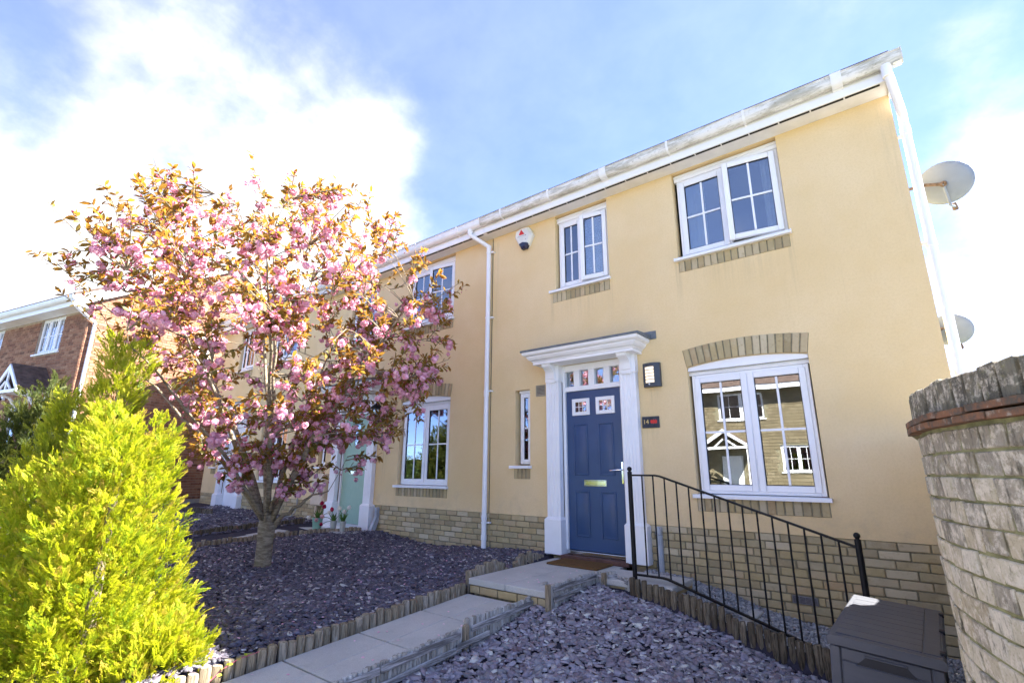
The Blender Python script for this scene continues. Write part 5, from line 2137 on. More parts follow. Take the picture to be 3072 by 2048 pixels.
# porch
PC, PD, PZ = -1.50, .62, 2.80
b = MB()
hw, ph = .56, .54
b.add([(PC - hw - .06, -PD - .05, PZ - .03), (PC, -PD - .05, PZ + ph + .04), (PC + hw + .06, -PD - .05, PZ - .03), (PC - hw - .06, 0, PZ - .03), (PC, 0, PZ + ph + .04), (PC + hw + .06, 0, PZ - .03),
       (PC - hw - .06, -PD - .05, PZ + .03), (PC, -PD - .05, PZ + ph + .10), (PC + hw + .06, -PD - .05, PZ + .03), (PC - hw - .06, 0, PZ + .03), (PC, 0, PZ + ph + .10), (PC + hw + .06, 0, PZ + .03)],
      [(0, 1, 4, 3), (1, 2, 5, 4), (6, 7, 10, 9), (7, 8, 11, 10), (0, 1, 7, 6), (1, 2, 8, 7), (0, 3, 9, 6), (2, 5, 11, 8)])
PR = b.build('porch', 'roof_tile', RB)
for s_ in (-1, 1):
    for i in range(7):
        t0, t1 = i / 7, (i + 1) / 7
        b = MB()
        xa, xb = PC + s_ * (hw + .07) * (1 - t0), PC + s_ * (hw + .07) * (1 - t1)
        za, zb = PZ + .03 + (ph + .07) * t0, PZ + .03 + (ph + .07) * t1
        b.add([(xa, -PD - .06, za + .022), (xb, -PD - .06, zb + .008), (xb, 0, zb + .008), (xa, 0, za + .022), (xa, -PD - .06, za), (xa, 0, za)], [(0, 1, 2, 3), (0, 3, 5, 4)])
        b.build('tile', 'roof_tile', PR)
    b = MB()
    b.add([(PC + s_ * (hw + .05), -PD - .085, PZ - .10), (PC + s_ * (hw + .05), -PD - .085, PZ + .02), (PC, -PD - .085, PZ + ph + .075), (PC, -PD - .085, PZ + ph - .06),
           (PC + s_ * (hw + .05), -PD - .055, PZ - .10), (PC + s_ * (hw + .05), -PD - .055, PZ + .02), (PC, -PD - .055, PZ + ph + .075), (PC, -PD - .055, PZ + ph - .06)],
          [(0, 1, 2, 3), (4, 5, 6, 7), (0, 1, 5, 4), (1, 2, 6, 5), (2, 3, 7, 6), (3, 0, 4, 7)])
    b.build('bargeboard', 'upvc', PR)
    b = MB()
    b.tube([(PC + s_ * .26, -PD - .07, PZ + .0), (PC + s_ * .03, -PD - .07, PZ + .18)], .028, 6)
    b.tube([(PC + s_ * .46, -.02, PZ - .75), (PC + s_ * .46, -.22, PZ - .42), (PC + s_ * .46, -.40, PZ - .16), (PC + s_ * .46, -PD, PZ - .08)], .035, 8)
    b.cbox(PC + s_ * .46 - .035, PC + s_ * .46 + .035, -.075, -.012, PZ - .85, PZ - .06, .004)
    b.build('brace', 'upvc', PR)
b = MB()
b.cbox(PC - hw, PC + hw, -PD - .085, -PD - .03, PZ - .10, PZ - .02, .004)
b.cbox(PC - .03, PC + .03, -PD - .075, -PD - .04, PZ - .0195, PZ + ph - .04, .004)
b.box(PC - hw, PC + hw, -PD - .03, -.012, PZ - .06, PZ - .04)
b.build('tie_beam', 'upvc', PR)
sl = thing('security_light', 'small white security lamp left of the brick porch', 'lamp', (0, 0, 0))
sl.parent = None
sl['_local'] = 1
sl.matrix_world = Matrix.Translation((-15.70, -2.88, 0)) @ Matrix.Rotation(math.radians(13.1), 4, 'Z') @ Matrix.Translation((-3.34, -.02, 2.72))
b = MB()
b.cbox(-.05, .05, -.05, .0, -.02, .14, .006)
b.build('housing', 'upvc', sl)
b = MB()
b.lathe([(.001, -.055), (.035, -.045), (.045, -.01), (.035, .02)], 12, Matrix.Translation((0, -.09, .02)))
b.build('sensor_dome', 'dark_slot', sl, True)

# ------------------------------------------------------------------ across the road (seen in the window glass)
OH = thing('facing_house', 'buff brick house with gabled porch across the road, mirrored in the window glass', 'house', (-5.5, -17.2, 0), None, PI, True)
# local x runs to the left of the picture, local y away from the road
wins = [(-.90, .95, 3.15, 4.25), (-2.55, -1.35, .95, 2.05), (-4.2, -2.9, 3.15, 4.25), (2.6, 3.9, 3.15, 4.25), (2.4, 3.8, .8, 2.0), (.15, 1.05, -.5, 1.65)]
ops = [(a, c_, z0, z1, 0, .1) for a, c_, z0, z1 in wins]
b = skin_wall(-5.2, 5.2, -.9, 4.5, ops)
b.quad((-5.2, 0, -.9), (-5.2, 7, -.9), (-5.2, 7, 4.5), (-5.2, 0, 4.5))
b.quad((5.2, 0, -.9), (5.2, 7, -.9), (5.2, 7, 4.5), (5.2, 0, 4.5))
b.quad((-5.2, 7, -.9), (5.2, 7, -.9), (5.2, 7, 4.5), (-5.2, 7, 4.5))
OW = b.build('wall', 'mortar', OH)
bk = MB()
z, zrow = -.8, 0
while z < 4.45:
    x = -5.2 - .16 * (zrow % 2)
    while x < 5.1:
        L_ = r_.choice((.29, .29, .21, .36))
        a, c_ = max(x, -5.19), min(x + L_ - .012, 5.19)
        if c_ > a and not any(a < w[1] and c_ > w[0] and z - .05 < w[3] and z + .05 > w[2] for w in wins):
            bk.box(a, c_, -.012 - r_.uniform(0, .006), .01, z - .058, z + .058)
        x += L_
    z += .13
    zrow += 1
bk.build('stonework', 'tan_brick_far', OW, kind='stuff')
for (a, c_, z0, z1), n in zip(wins[:5], (2, 2, 2, 2, 2)):
    far_window(OH, a, c_, z0, z1, n, curt=False)
b = MB()
b.cbox(.17, 1.03, .03, .08, -.5, 1.63, .004)
b.build('door', 'white_wood', OH)
b = MB()
b.quad((-5.1, 3, -.9), (5.1, 3, -.9), (5.1, 3, 4.5), (-5.1, 3, 4.5))
b.build('interior', 'room', OH)
b = MB()
b.cbox(-5.5, 5.5, -.42, -.40, 4.32, 4.55, .004)
b.box(-5.5, 5.5, -.40, 0, 4.42, 4.44)
b.build('fascia', 'upvc', OH)
b = MB()
b.add([(-5.5, -.45, 4.55), (5.5, -.45, 4.55), (5.5, 3.5, 7.2), (-5.5, 3.5, 7.2), (-5.5, 7.4, 4.55), (5.5, 7.4, 4.55)], [(0, 1, 2, 3), (3, 2, 5, 4), (0, 3, 4), (1, 2, 5)])
b.build('roof', 'roof_tile', OH)
PCx = .60
b = MB()
b.add([(PCx - 1.0, -.95, 2.0), (PCx, -.95, 2.68), (PCx + 1.0, -.95, 2.0), (PCx - 1.0, 0, 2.0), (PCx, 0, 2.68), (PCx + 1.0, 0, 2.0)], [(0, 1, 4, 3), (1, 2, 5, 4)])
PR = b.build('porch', 'roof_tile', OH)
b = MB()
for s_ in (-1, 1):
    b.add([(PCx + s_ * 1.0, -.99, 1.88), (PCx + s_ * 1.0, -.99, 2.03), (PCx, -.99, 2.72), (PCx, -.99, 2.55), (PCx + s_ * 1.0, -.96, 1.88), (PCx + s_ * 1.0, -.96, 2.03), (PCx, -.96, 2.72), (PCx, -.96, 2.55)],
          [(0, 1, 2, 3), (4, 5, 6, 7), (0, 1, 5, 4), (1, 2, 6, 5), (2, 3, 7, 6), (3, 0, 4, 7)])
    b.tube([(PCx + s_ * .45, -.97, 1.95), (PCx + s_ * .05, -.97, 2.28)], .04, 6)
    b.cbox(PCx + s_ * .9 - .05, PCx + s_ * .9 + .05, -.95, -.85, -.6, 1.9, .004)
b.cbox(PCx - .95, PCx + .95, -.98, -.93, 1.88, 1.98, .004)
b.build('porch_frame', 'upvc', PR)

# ------------------------------------------------------------------ slate chippings and gravel
def chip_templates(n, seed):
    rs = np.random.RandomState(seed)
    out = []
    for i in range(n):
        k_ = 6
        a = np.sort(rs.uniform(0, 2 * PI, k_) * .25 + np.arange(k_) * 2 * PI / k_)
        rx, ry = .5 * rs.uniform(.85, 1.25), .5 * rs.uniform(.5, .85)
        rr = rs.uniform(.75, 1.1, k_)
        top = np.stack([np.cos(a) * rx * rr, np.sin(a) * ry * rr, np.full(k_, .5) + rs.uniform(-.25, .25, k_)], 1)
        bot = top * np.array([1.08, 1.08, 0]) + np.array([0, 0, -.5])
        T = np.concatenate([top, bot])
        F = [(0, 1, 2, 3), (0, 3, 4, 5)] + [(j + 6, (j + 1) % 6 + 6, (j + 1) % 6, j) for j in range(6)]
        out.append((T, np.array(F)))
    return out


def scatter(name, mat, pts, smin, smax, thick, tilt, seed, label, cat, temps=None):
    rs = np.random.RandomState(seed)
    temps = temps or chip_templates(10, seed)
    Vs, Fs, nb = [], [], 0
    idx = rs.randint(0, len(temps), len(pts))
    for t, (T, F) in enumerate(temps):
        P = pts[idx == t]
        N = len(P)
        if not N:
            continue
        A = rand_axes(N, rs, tilt=tilt)
        s_ = rs.uniform(smin, smax, N) * rs.choice([.6, .8, 1, 1, 1.25], N)
        A = A * np.stack([s_, s_, s_ * thick * rs.uniform(.7, 1.5, N)], 1)[:, :, None]
        V, FF = instance(T, F, P, A)
        Vs.append(V)
        Fs.append(FF + nb)
        nb += len(V)
    me = np_mesh(name, np.concatenate(Vs), np.concatenate(Fs), mat)
    return link(name, me, None, kind='stuff', label=label, cat=cat)


def bed_points(n, x0, x1, y0, y1, seed, keep, lift=.006, dens=None):
    rs = np.random.RandomState(seed)
    x, y = rs.uniform(x0, x1, n), rs.uniform(y0, y1, n)
    if dens is not None:
        k_ = rs.uniform(0, 1, n) < dens(x, y)
        x, y = x[k_], y[k_]
    P = []
    h = rs.uniform(0, 1, len(x))
    for a, b_, hh in zip(x, y, h):
        if keep(a, b_):
            P.append((a, b_, ground_z(a, b_) + lift + .016 * hh))
    return np.array(P)


def edge_x(y):
    return -8.36 + .09 * (y + 2.9) if y < -.9 else -8.18 + (y + .9) * 1.05


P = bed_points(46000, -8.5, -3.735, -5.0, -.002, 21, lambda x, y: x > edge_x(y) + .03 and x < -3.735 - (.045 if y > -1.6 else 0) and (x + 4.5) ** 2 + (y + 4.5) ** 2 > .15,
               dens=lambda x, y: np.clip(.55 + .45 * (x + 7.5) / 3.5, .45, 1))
scatter('slate_chippings', 'chip_shaded', P, .034, .062, .16, .26, 5, 'plum slate chippings in the bed under the cherry tree', 'slate chippings')
P = bed_points(22000, -2.87, .35, -5.0, -.84, 22, lambda x, y: not (y > -1.62 and x < -2.66) and not (-.53 < x < .06 and y > -2.27) and (x - 1.68) ** 2 + (y + 2.9) ** 2 > 1.66 ** 2)
scatter('slate_chippings', 'chip', P, .044, .080, .15, .30, 6, 'purple grey slate chippings in the lower bed below the railing', 'slate chippings')
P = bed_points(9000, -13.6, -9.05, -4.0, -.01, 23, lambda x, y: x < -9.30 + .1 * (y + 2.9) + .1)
scatter('slate_chippings', 'chip_shaded', P, .045, .075, .18, .26, 7, 'slate chippings in the far bed before the white door', 'slate chippings')
ico = bmesh.new()
bmesh.ops.create_icosphere(ico, subdivisions=1, radius=.5)
ico.verts.ensure_lookup_table()
T = np.array([v.co[:] for v in ico.verts])
F = np.array([[v.index for v in f.verts] for f in ico.faces])
ico.free()
ICO = (T, F)
gts = []
for i in range(5):
    rs = np.random.RandomState(40 + i)
    gts.append((T * rs.uniform(.7, 1.25, (len(T), 1)) * np.array([1.1, .85, .65]), F))
P = bed_points(4200, -2.45, .35, -.24, -.005, 24, lambda x, y: True, .004)
scatter('gravel', 'gravel', P, .016, .034, 1.0, .5, 8, 'pale grey gravel strip between the side steps and the brick plinth', 'gravel', gts)
P = bed_points(6500, -1.9, .35, -.81, -.24, 25, lambda x, y: True, .004)
if len(P):
    scatter('gravel', 'gravel', P, .016, .034, 1.0, .5, 9, 'pale grey gravel behind the storage box by the curved wall', 'gravel', gts)

# ------------------------------------------------------------------ cherry tree
rt = random.Random(20)
nr = np.random.RandomState(20)
BASE = Vector((-6.26, -2.44, -.28))
CEN, RAD = Vector((-6.40, -2.62, 2.64)), Vector((2.34, 2.25, 1.96))
CT = thing('cherry_tree', 'flowering cherry tree with bronze leaves and pink double blossom in the slate bed', 'tree', BASE)


def inside(p, s_=1.0):
    d = p - CEN
    return (d.x / RAD.x / s_) ** 2 + (d.y / RAD.y / s_) ** 2 + (d.z / RAD.z / s_) ** 2


def low_edge(p):
    d = Vector((p.x - BASE.x, p.y - BASE.y))
    hz = d.length + 1e-6
    side = (d.x * .785 + d.y * .62) / hz
    return .50 + (.86 - .34 * side) * max(0, hz - .15)


def bez(p0, p1, p2, n):
    return [p0 * (1 - t) ** 2 + p1 * 2 * t * (1 - t) + p2 * t * t for t in [i / n for i in range(n + 1)]]


tk = MB()
fork = BASE + Vector((-.01, .0, .62))
tk.tube([BASE + Vector((0, 0, -.05)), BASE + Vector((0, 0, .03)), BASE + Vector((0, .0, .12)), BASE + Vector((-.005, 0, .35)), BASE + Vector((-.012, 0, .55)), fork + Vector((0, 0, .06))], [.112, .105, .094, .090, .098, .085], 18)
tk.build('trunk', 'bark', CT, 'all')
limb_pts = []        # (point, radius, direction)
br = MB()
limbs = [(200, .62, 3.5, .050), (255, .50, 3.2, .044), (320, .55, 3.2, .045), (15, .60, 3.2, .048), (70, .45, 3.3, .042), (135, .58, 3.3, .046), (180, .28, 3.6, .046), (310, .22, 3.6, .044), (40, .95, 2.7, .040), (225, .80, 3.0, .038), (110, .92, 2.7, .034), (285, .85, 2.6, .034), (350, 1.05, 2.5, .030), (165, .78, 3.0, .032)]
for az, inc, L, r0 in limbs:
    a = math.radians(az) + rt.uniform(-.1, .1)
    d = Vector((math.cos(a) * math.sin(inc), math.sin(a) * math.sin(inc), math.cos(inc)))
    st = fork + Vector((math.cos(a) * .045, math.sin(a) * .045, rt.uniform(-.20, .05)))
    end = st + d * L
    t = 1.0
    while inside(end) > .85 and t > .3:
        t -= .05
        end = st + d * L * t
    mid = st.lerp(end, .45) + Vector((math.cos(a), math.sin(a), 0)) * (-.12) + Vector((0, 0, .18)) + Vector((rt.uniform(-.1, .1), rt.uniform(-.1, .1), 0))
    pts = bez(st, mid, end, 12)
    for i in range(2, 12):
        pts[i] = pts[i] + Vector((rt.uniform(-.02, .02), rt.uniform(-.02, .02), rt.uniform(-.02, .02)))
    r0 *= .80
    rad = [r0 * (1 - .78 * i / 12) for i in range(13)]
    br.tube(pts, rad, 8)
    for i, p in enumerate(pts):
        limb_pts.append((p, rad[i], i / 12))


def nearest(p, pool, lo=.15):
    best, bd = None, 1e9
    for q, r, t in pool:
        if t < lo:
            continue
        v = p - q
        d = v.length + (0.6 * max(0, q.z - p.z + .05))
        if d < bd:
            best, bd = (q, r, t), d
    return best


sec = []
n_sec = 120
for i in range(n_sec):
    for _ in range(60):
        v = Vector((rt.gauss(0, 1), rt.gauss(0, 1), rt.gauss(0, 1))).normalized()
        rr = rt.uniform(.62, .94)
        p = CEN + Vector((v.x * RAD.x, v.y * RAD.y, v.z * RAD.z)) * rr
        if p.z > low_edge(p) + .12 and p.y < -.35:
            break
    q, r, t = nearest(p, limb_pts)
    if (p - q).length > 1.6:
        continue
    mid = q.lerp(p, .5) + Vector((0, 0, .10 * (p - q).length)) + Vector((rt.uniform(-.06, .06),) * 3)
    pts = bez(q, mid, p, 6)
    r0 = min(r * .7, .018)
    br.tube(pts, [r0 * (1 - .7 * j / 6) for j in range(7)], 5)
    for j, pp in enumerate(pts):
        sec.append((pp, r0 * (1 - .7 * j / 6), .2 + j / 6))
pool = limb_pts + sec
twigs = []
for i in range(1080):
    for _ in range(60):
        v = Vector((rt.gauss(0, 1), rt.gauss(0, 1), rt.gauss(0, 1))).normalized()
        rr = rt.uniform(.40, 1.02) ** .8
        p = CEN + Vector((v.x * RAD.x, v.y * RAD.y, v.z * RAD.z)) * rr
        if p.z > low_edge(p) and p.y < -.12:
            break
    if mnoise.noise(p * 1.25 + Vector((3.7, 1.1, 8.2))) < -.13:
        continue
    q, r, t = nearest(p, pool)
    d = p - q
    if d.length > .75:
        p = q + d * (.75 / d.length)
    out = (p - CEN)
    out = Vector((out.x, out.y, out.z * .5 + .9)).normalized()
    p = p + out * rt.uniform(.05, .16)
    pts = bez(q, q.lerp(p, .5) + Vector((0, 0, .04)), p, 4)
    twigs.append((pts, rt.random()))
# low twigs round the fork
for i in range(120):
    a = rt.uniform(0, 2 * PI)
    hz = rt.uniform(.25, 1.05)
    p = Vector((BASE.x + math.cos(a) * hz, BASE.y + math.sin(a) * hz, rt.uniform(.50 + .55 * hz, 1.75)))
    q, r, t = nearest(p, pool)
    d = p - q
    if d.length > .6:
        p = q + d * (.6 / d.length)
    twigs.append((bez(q, q.lerp(p, .5) + Vector((0, 0, .05)), p, 4), rt.random() * .9))
# long shoots standing out of the crown
for i in range(95):
    v = Vector((rt.gauss(0, 1), rt.gauss(0, 1), abs(rt.gauss(.75, .6)))).normalized()
    p = CEN + Vector((v.x * RAD.x, v.y * RAD.y, v.z * RAD.z)) * rt.uniform(.85, .97)
    q, r, t = nearest(p, pool)
    d = Vector((v.x * .75, v.y * .75, max(v.z, .15) + .40)).normalized()
    e = p + d * rt.uniform(.14, .52)
    if e.y > -.15:
        continue
    pts = bez(q, p, e, 6)
    twigs.append((pts, .99))
for pts, u in twigs:
    br.tube(pts, [.006 * (1 - .6 * j / (len(pts) - 1)) + .0012 for j in range(len(pts))], 4, False)
br.build('branches', 'bark', CT, 'all')

# leaf: a folded blade of four quads, drooping a little at the tip
LT = np.array([[0, 0, 0], [.26, .17, .045], [.62, .19, .03], [1.0, 0, -.10], [.26, -.17, .045], [.62, -.19, .03], [.30, 0, 0.0], [.64, 0, -.02]])
LF = np.array([[0, 6, 1, 1], [6, 7, 2, 1], [7, 3, 2, 2], [0, 4, 6, 6], [4, 5, 7, 6], [5, 3, 7, 7]])
LFq = np.array([[0, 6, 7, 1], [1, 7, 3, 2], [0, 4, 7, 6], [4, 5, 3, 7]])


def frame_from(dirs, rs, spread):
    """axes with x along the given directions and z roughly up"""
    X = dirs / np.linalg.norm(dirs, axis=1, keepdims=True)
    up = np.tile([0, 0, 1.0], (len(X), 1)) + rs.normal(0, spread, X.shape)
    Y = np.cross(up, X)
    Y /= np.linalg.norm(Y, axis=1, keepdims=True) + 1e-9
    Zz = np.cross(X, Y)
    return np.stack([X, Y, Zz], 1)


lp, ld, ls, lt = [], [], [], []
bp, bs = [], []
budp = []
for pts, u in twigs:
    d = pts[-1] - pts[0]
    shoot = u > .985
    n = int(rt.uniform(14, 23)) + (6 if shoot else 0)
    for j in range(n):
        t = 1 - (rt.random() ** 1.15) * (.85 if shoot else .75)
        f = t * (len(pts) - 1)
        i0 = min(int(f), len(pts) - 2)
        p = pts[i0].lerp(pts[i0 + 1], f - i0)
        td = (pts[i0 + 1] - pts[i0]).normalized()
        s1 = td.orthogonal().normalized()
        s2 = td.cross(s1)
        a = rt.uniform(0, 2 * PI)
        dr = td * rt.uniform(.25, .9) + (s1 * math.cos(a) + s2 * math.sin(a)) * rt.uniform(.6, 1.0) + Vector((0, 0, -.18))
        lp.append(p)
        lt.append(.10 + .45 * t * t + .20 * sstep(1.2, 4.2, p.z) + rt.gauss(0, .17))
        ld.append(dr)
        ls.append(rt.uniform(.056, .104) * (1.12 if t > .9 else 1))
    if not shoot or rt.random() < .4:
        if rt.random() < .88:
            t = rt.uniform(.3, .95)
            f = t * (len(pts) - 1)
            i0 = min(int(f), len(pts) - 2)
            c = pts[i0].lerp(pts[i0 + 1], f - i0) + Vector((0, 0, -.05))
            for _ in range(rt.choice((1, 2, 2, 3, 4, 5, 7))):
                q = c + Vector((rt.gauss(0, .045), rt.gauss(0, .045), rt.gauss(-.02, .035)))
                bp.append(q)
                bs.append(rt.uniform(.025, .041))
        for _ in range(rt.choice((3, 5, 7, 9))):
            f = rt.uniform(.15, 1) * (len(pts) - 1)
            i0 = min(int(f), len(pts) - 2)
            budp.append(pts[i0].lerp(pts[i0 + 1], f - i0) + Vector((rt.gauss(0, .035), rt.gauss(0, .035), rt.gauss(-.035, .025))))
lp, ld, ls = np.array(lp), np.array([v[:] for v in ld]), np.array(ls)
A = frame_from(ld, nr, .5) * ls[:, None, None]
A[:, 1] *= nr.uniform(.8, 1.15, len(lp))[:, None]
V, FF = instance(LT, LFq, lp, A)
o = link('leaves', np_mesh('leaves', V, FF, 'cherry_leaf', False, np.repeat(np.array(lt), len(LT))), CT, kind='stuff')
# blossom: ruffled ball of petals
petals, pf = [], []
ps = np.random.RandomState(3)
for i in range(22):
    v = ps.normal(0, 1, 3)
    v /= np.linalg.norm(v)
    u_ = np.cross(v, [0.3, .5, .8])
    u_ /= np.linalg.norm(u_)
    w_ = np.cross(v, u_)
    a = ps.uniform(0, PI)
    u2, w2 = u_ * math.cos(a) + w_ * math.sin(a), -u_ * math.sin(a) + w_ * math.cos(a)
    c = v * ps.uniform(.50, .95)
    tl = v * ps.uniform(-.25, .35)
    q = [c - u2 * .42 - w2 * .38, c + u2 * .42 - w2 * .34 + tl * .4, c + u2 * .45 + w2 * .40 + tl, c - u2 * .38 + w2 * .42 + tl * .6]
    pf.append([len(petals) + j for j in range(4)])
    petals += q
PT, PF = np.array(petals), np.array(pf)
bp, bs = np.array(bp), np.array(bs)
A = rand_axes(len(bp), nr, tilt=1.5) * bs[:, None, None]
V, FF = instance(PT, PF, bp, A)
o = link('blossoms', np_mesh('blossoms', V, FF, 'blossom'), CT, kind='stuff')
OT = np.array([[1, 0, 0], [-1, 0, 0], [0, 1, 0], [0, -1, 0], [0, 0, 1.25], [0, 0, -1.25]], float)
OF = np.array([[0, 2, 4], [2, 1, 4], [1, 3, 4], [3, 0, 4], [2, 0, 5], [1, 2, 5], [3, 1, 5], [0, 3, 5]])
budp = np.array(budp)
A = rand_axes(len(budp), nr, tilt=.6) * nr.uniform(.007, .012, len(budp))[:, None, None]
V, FF = instance(OT, OF, budp, A)
link('buds', np_mesh('buds', V, FF, 'bud', True), CT, kind='stuff')

# ------------------------------------------------------------------ conifers
def spray_template(seed, curl=.25):
    """flat feathery fan: an axis with paired side shoots, each a thin double blade"""
    rs = np.random.RandomState(seed)
    V, F = [], []

    def blade(p, d, L, w, n):
        d = d / np.linalg.norm(d)
        side = np.cross(n, d)
        side /= np.linalg.norm(side) + 1e-9
        b = len(V)
        e = p + d * L
        V.extend([p - side * w * .4, p + d * L * .55 - side * w, e, p + d * L * .5 + side * w])
        F.append([b, b + 1, b + 2, b + 3])
    n = np.array([0, 0, 1.0])
    for i in range(10):
        t = .06 + .09 * i
        p = np.array([t, .03 * math.sin(5 * t + seed), curl * t * t])
        sz = (1 - t) ** .7
        for s_ in (-1, 1):
            a = s_ * rs.uniform(.45, .8)
            d = np.array([math.cos(a), math.sin(a), rs.uniform(-.15, .3)])
            L = .34 * sz * rs.uniform(.7, 1.2) + .07
            blade(p, d, L, .028, n + rs.normal(0, .3, 3))
            q = p + d * L * .45
            a2 = a - s_ * .6
            blade(q, np.array([math.cos(a2), math.sin(a2), .15]), L * .6, .022, n + rs.normal(0, .4, 3))
            if i < 6:
                a3 = a + s_ * .5
                blade(q * .5 + (p + d * L * .2) * .5, np.array([math.cos(a3), math.sin(a3), .1]), L * .42, .020, n)
    blade(np.array([.9, 0, curl * .8]), np.array([1, 0, .3]), .18, .025, n)
    V = np.array(V)
    return V, np.array(F), np.clip(V[:, 0] * .55 + np.abs(V[:, 1]) * .75, 0, 1)


SPR = [spray_template(s_) for s_ in range(6)]


def conifer(root, plumes, sprays_each, smin, smax, mat, seed, name='foliage'):
    """plumes: (base, tip, radius): flame shaped clumps of sprays"""
    rs = np.random.RandomState(seed)
    Ps, Ds, Ss, Ts = [], [], [], []
    for (b0, t0, r) in plumes:
        b0, t0 = np.array(b0), np.array(t0)
        ax = t0 - b0
        L = np.linalg.norm(ax)
        n = int(sprays_each * (L / .5) * (r / .16))
        hue = rs.uniform(-.10, .12)
        for _ in range(n):
            t = rs.beta(1.4, 1.2)
            rad = r * (math.sin(PI * min(1, .18 + .82 * t)) ** .7) * (1 - .25 * t)
            a = rs.uniform(0, 2 * PI)
            o_ = np.array([math.cos(a), math.sin(a), 0])
            f = rs.uniform(.25, .95)
            p = b0 + ax * t + o_ * rad * f
            d = ax / L * rs.uniform(.55, 1.1) + o_ * rs.uniform(.35, 1.0) * (1 - .6 * t) + rs.normal(0, .14, 3)
            Ps.append(p)
            Ds.append(d)
            Ss.append(rs.uniform(smin, smax))
            Ts.append(hue + rs.normal(.06, .13))
    Ps, Ds, Ss, Ts = np.array(Ps), np.array(Ds), np.array(Ss), np.array(Ts)
    # the flat of each fan stands upright, edge turned outwards at random
    X = Ds / np.linalg.norm(Ds, axis=1, keepdims=True)
    N_ = rs.normal(0, 1, X.shape)
    Y = np.cross(N_, X)
    Y /= np.linalg.norm(Y, axis=1, keepdims=True)
    A = np.stack([X, Y, np.cross(X, Y)], 1) * Ss[:, None, None]
    idx = rs.randint(0, len(SPR), len(Ps))
    Vs, Fs, Tn, nb = [], [], [], 0
    for i, (T_, F_, t_) in enumerate(SPR):
        k_ = idx == i
        V, FF = instance(T_, F_, Ps[k_], A[k_])
        Tn.append((t_[None, :] + Ts[k_][:, None]).ravel())
        Vs.append(V)
        Fs.append(FF + nb)
        nb += len(V)
    return link(name, np_mesh(name, np.concatenate(Vs), np.concatenate(Fs), mat, False, np.concatenate(Tn)), root, kind='stuff')


def cone_plumes(c, h, prof, n, seed, length=(.35, .6), rad=(.11, .19), inner=True, lean=.35):
    """clumps over a body of revolution; prof(t) gives the radius at height share t"""
    rr = random.Random(seed)
    out = []
    for i in range(n):
        t = ((i + rr.random()) / n) ** .9 * .93
        R = prof(t)
        a = i * 2.39996 + rr.uniform(-.3, .3)
        z = c[2] + h * t
        f = rr.uniform(.62, .86)
        L = rr.uniform(*length) * (1 - .35 * t)
        b0 = (c[0] + math.cos(a) * R * (f - .32), c[1] + math.sin(a) * R * (f - .32), z - L * .35)
        ou = rr.uniform(.7, 1.3) * lean * L
        t0 = (c[0] + math.cos(a) * (R * f + ou * .6), c[1] + math.sin(a) * (R * f + ou * .6), z + L * .68)
        out.append((b0, t0, rr.uniform(*rad) * (1 - .25 * t)))
    return out


GC = thing('golden_conifer', 'big golden yellow conifer bush at the front beside the path', 'conifer', (-4.50, -4.46, -.38))
gp = lambda t: .62 * max(0, 1 - t ** 1.7) ** .6 + .10 * max(0, .3 - t) / .3
pl = cone_plumes((-4.50, -4.46, -.62), 1.92, gp, 150, 3, (.28, .46), (.09, .145), lean=.28)
pl += cone_plumes((-4.98, -4.66, -.62), 1.60, lambda t: .58 * max(0, 1 - t ** 1.7) ** .6, 80, 4, (.28, .44), (.09, .14), lean=.28)
pl += cone_plumes((-4.56, -4.38, -.80), .75, lambda t: .62, 60, 14, (.28, .44), (.10, .15), lean=.35)
pl += cone_plumes((-4.02, -4.22, -.62), .52, lambda t: .36 * (1 - .5 * t), 84, 15, (.26, .40), (.09, .14), lean=.3)
conifer(GC, pl, 78, .060, .120, 'thuja', 5)
b = MB()
b.tube([(-4.50, -4.46, -.45), (-4.5, -4.46, .9)], [.05, .02], 8)
b.build('trunk', 'bark', GC, True)
TC = thing('tall_conifer', 'tall narrow green conifer with sunlit yellow top behind the golden bush', 'conifer', (-5.62, -4.30, -.35))
pl = cone_plumes((-5.62, -4.30, -.35), 2.50, lambda t: .24 * max(0, 1 - t ** 4) ** .5 * (1 + .25 * math.sin(8 * t)), 80, 6, (.30, .48), (.10, .15), lean=.25)
pl += cone_plumes((-6.05, -4.50, -.35), 1.98, lambda t: .34 * max(0, 1 - t ** 2) ** .6, 60, 7, (.30, .50), (.10, .15), lean=.2)
conifer(TC, pl, 46, .08, .15, 'thuja_green', 8)
b = MB()
b.tube([(-5.62, -4.30, -.4), (-5.62, -4.30, 1.7)], [.045, .015], 8)
b.build('trunk', 'bark', TC, True)
DC = thing('dark_conifer', 'dark green conifer before the brick house porch at the left', 'conifer', (-10.4, -4.25, -.2))
pl = cone_plumes((-10.45, -4.20, -.25), 2.15, lambda t: .62 * (1 - t) ** .6, 60, 9, (.45, .75), (.16, .24), lean=.25)
pl += cone_plumes((-11.2, -4.75, -.25), 1.75, lambda t: .75 * (1 - t) ** .5, 50, 10, (.45, .7), (.16, .24), lean=.25)
pl += cone_plumes((-10.02, -4.02, 1.0), 1.15, lambda t: .20 * (1 - t) ** .5, 14, 11, (.4, .6), (.12, .16), lean=.2)
conifer(DC, pl, 24, .12, .21, 'thuja_dark', 12)
b = MB()
b.tube([(-10.4, -4.2, -.3), (-10.4, -4.2, 1.5)], [.06, .02], 8)
b.build('trunk', 'bark', DC, True)


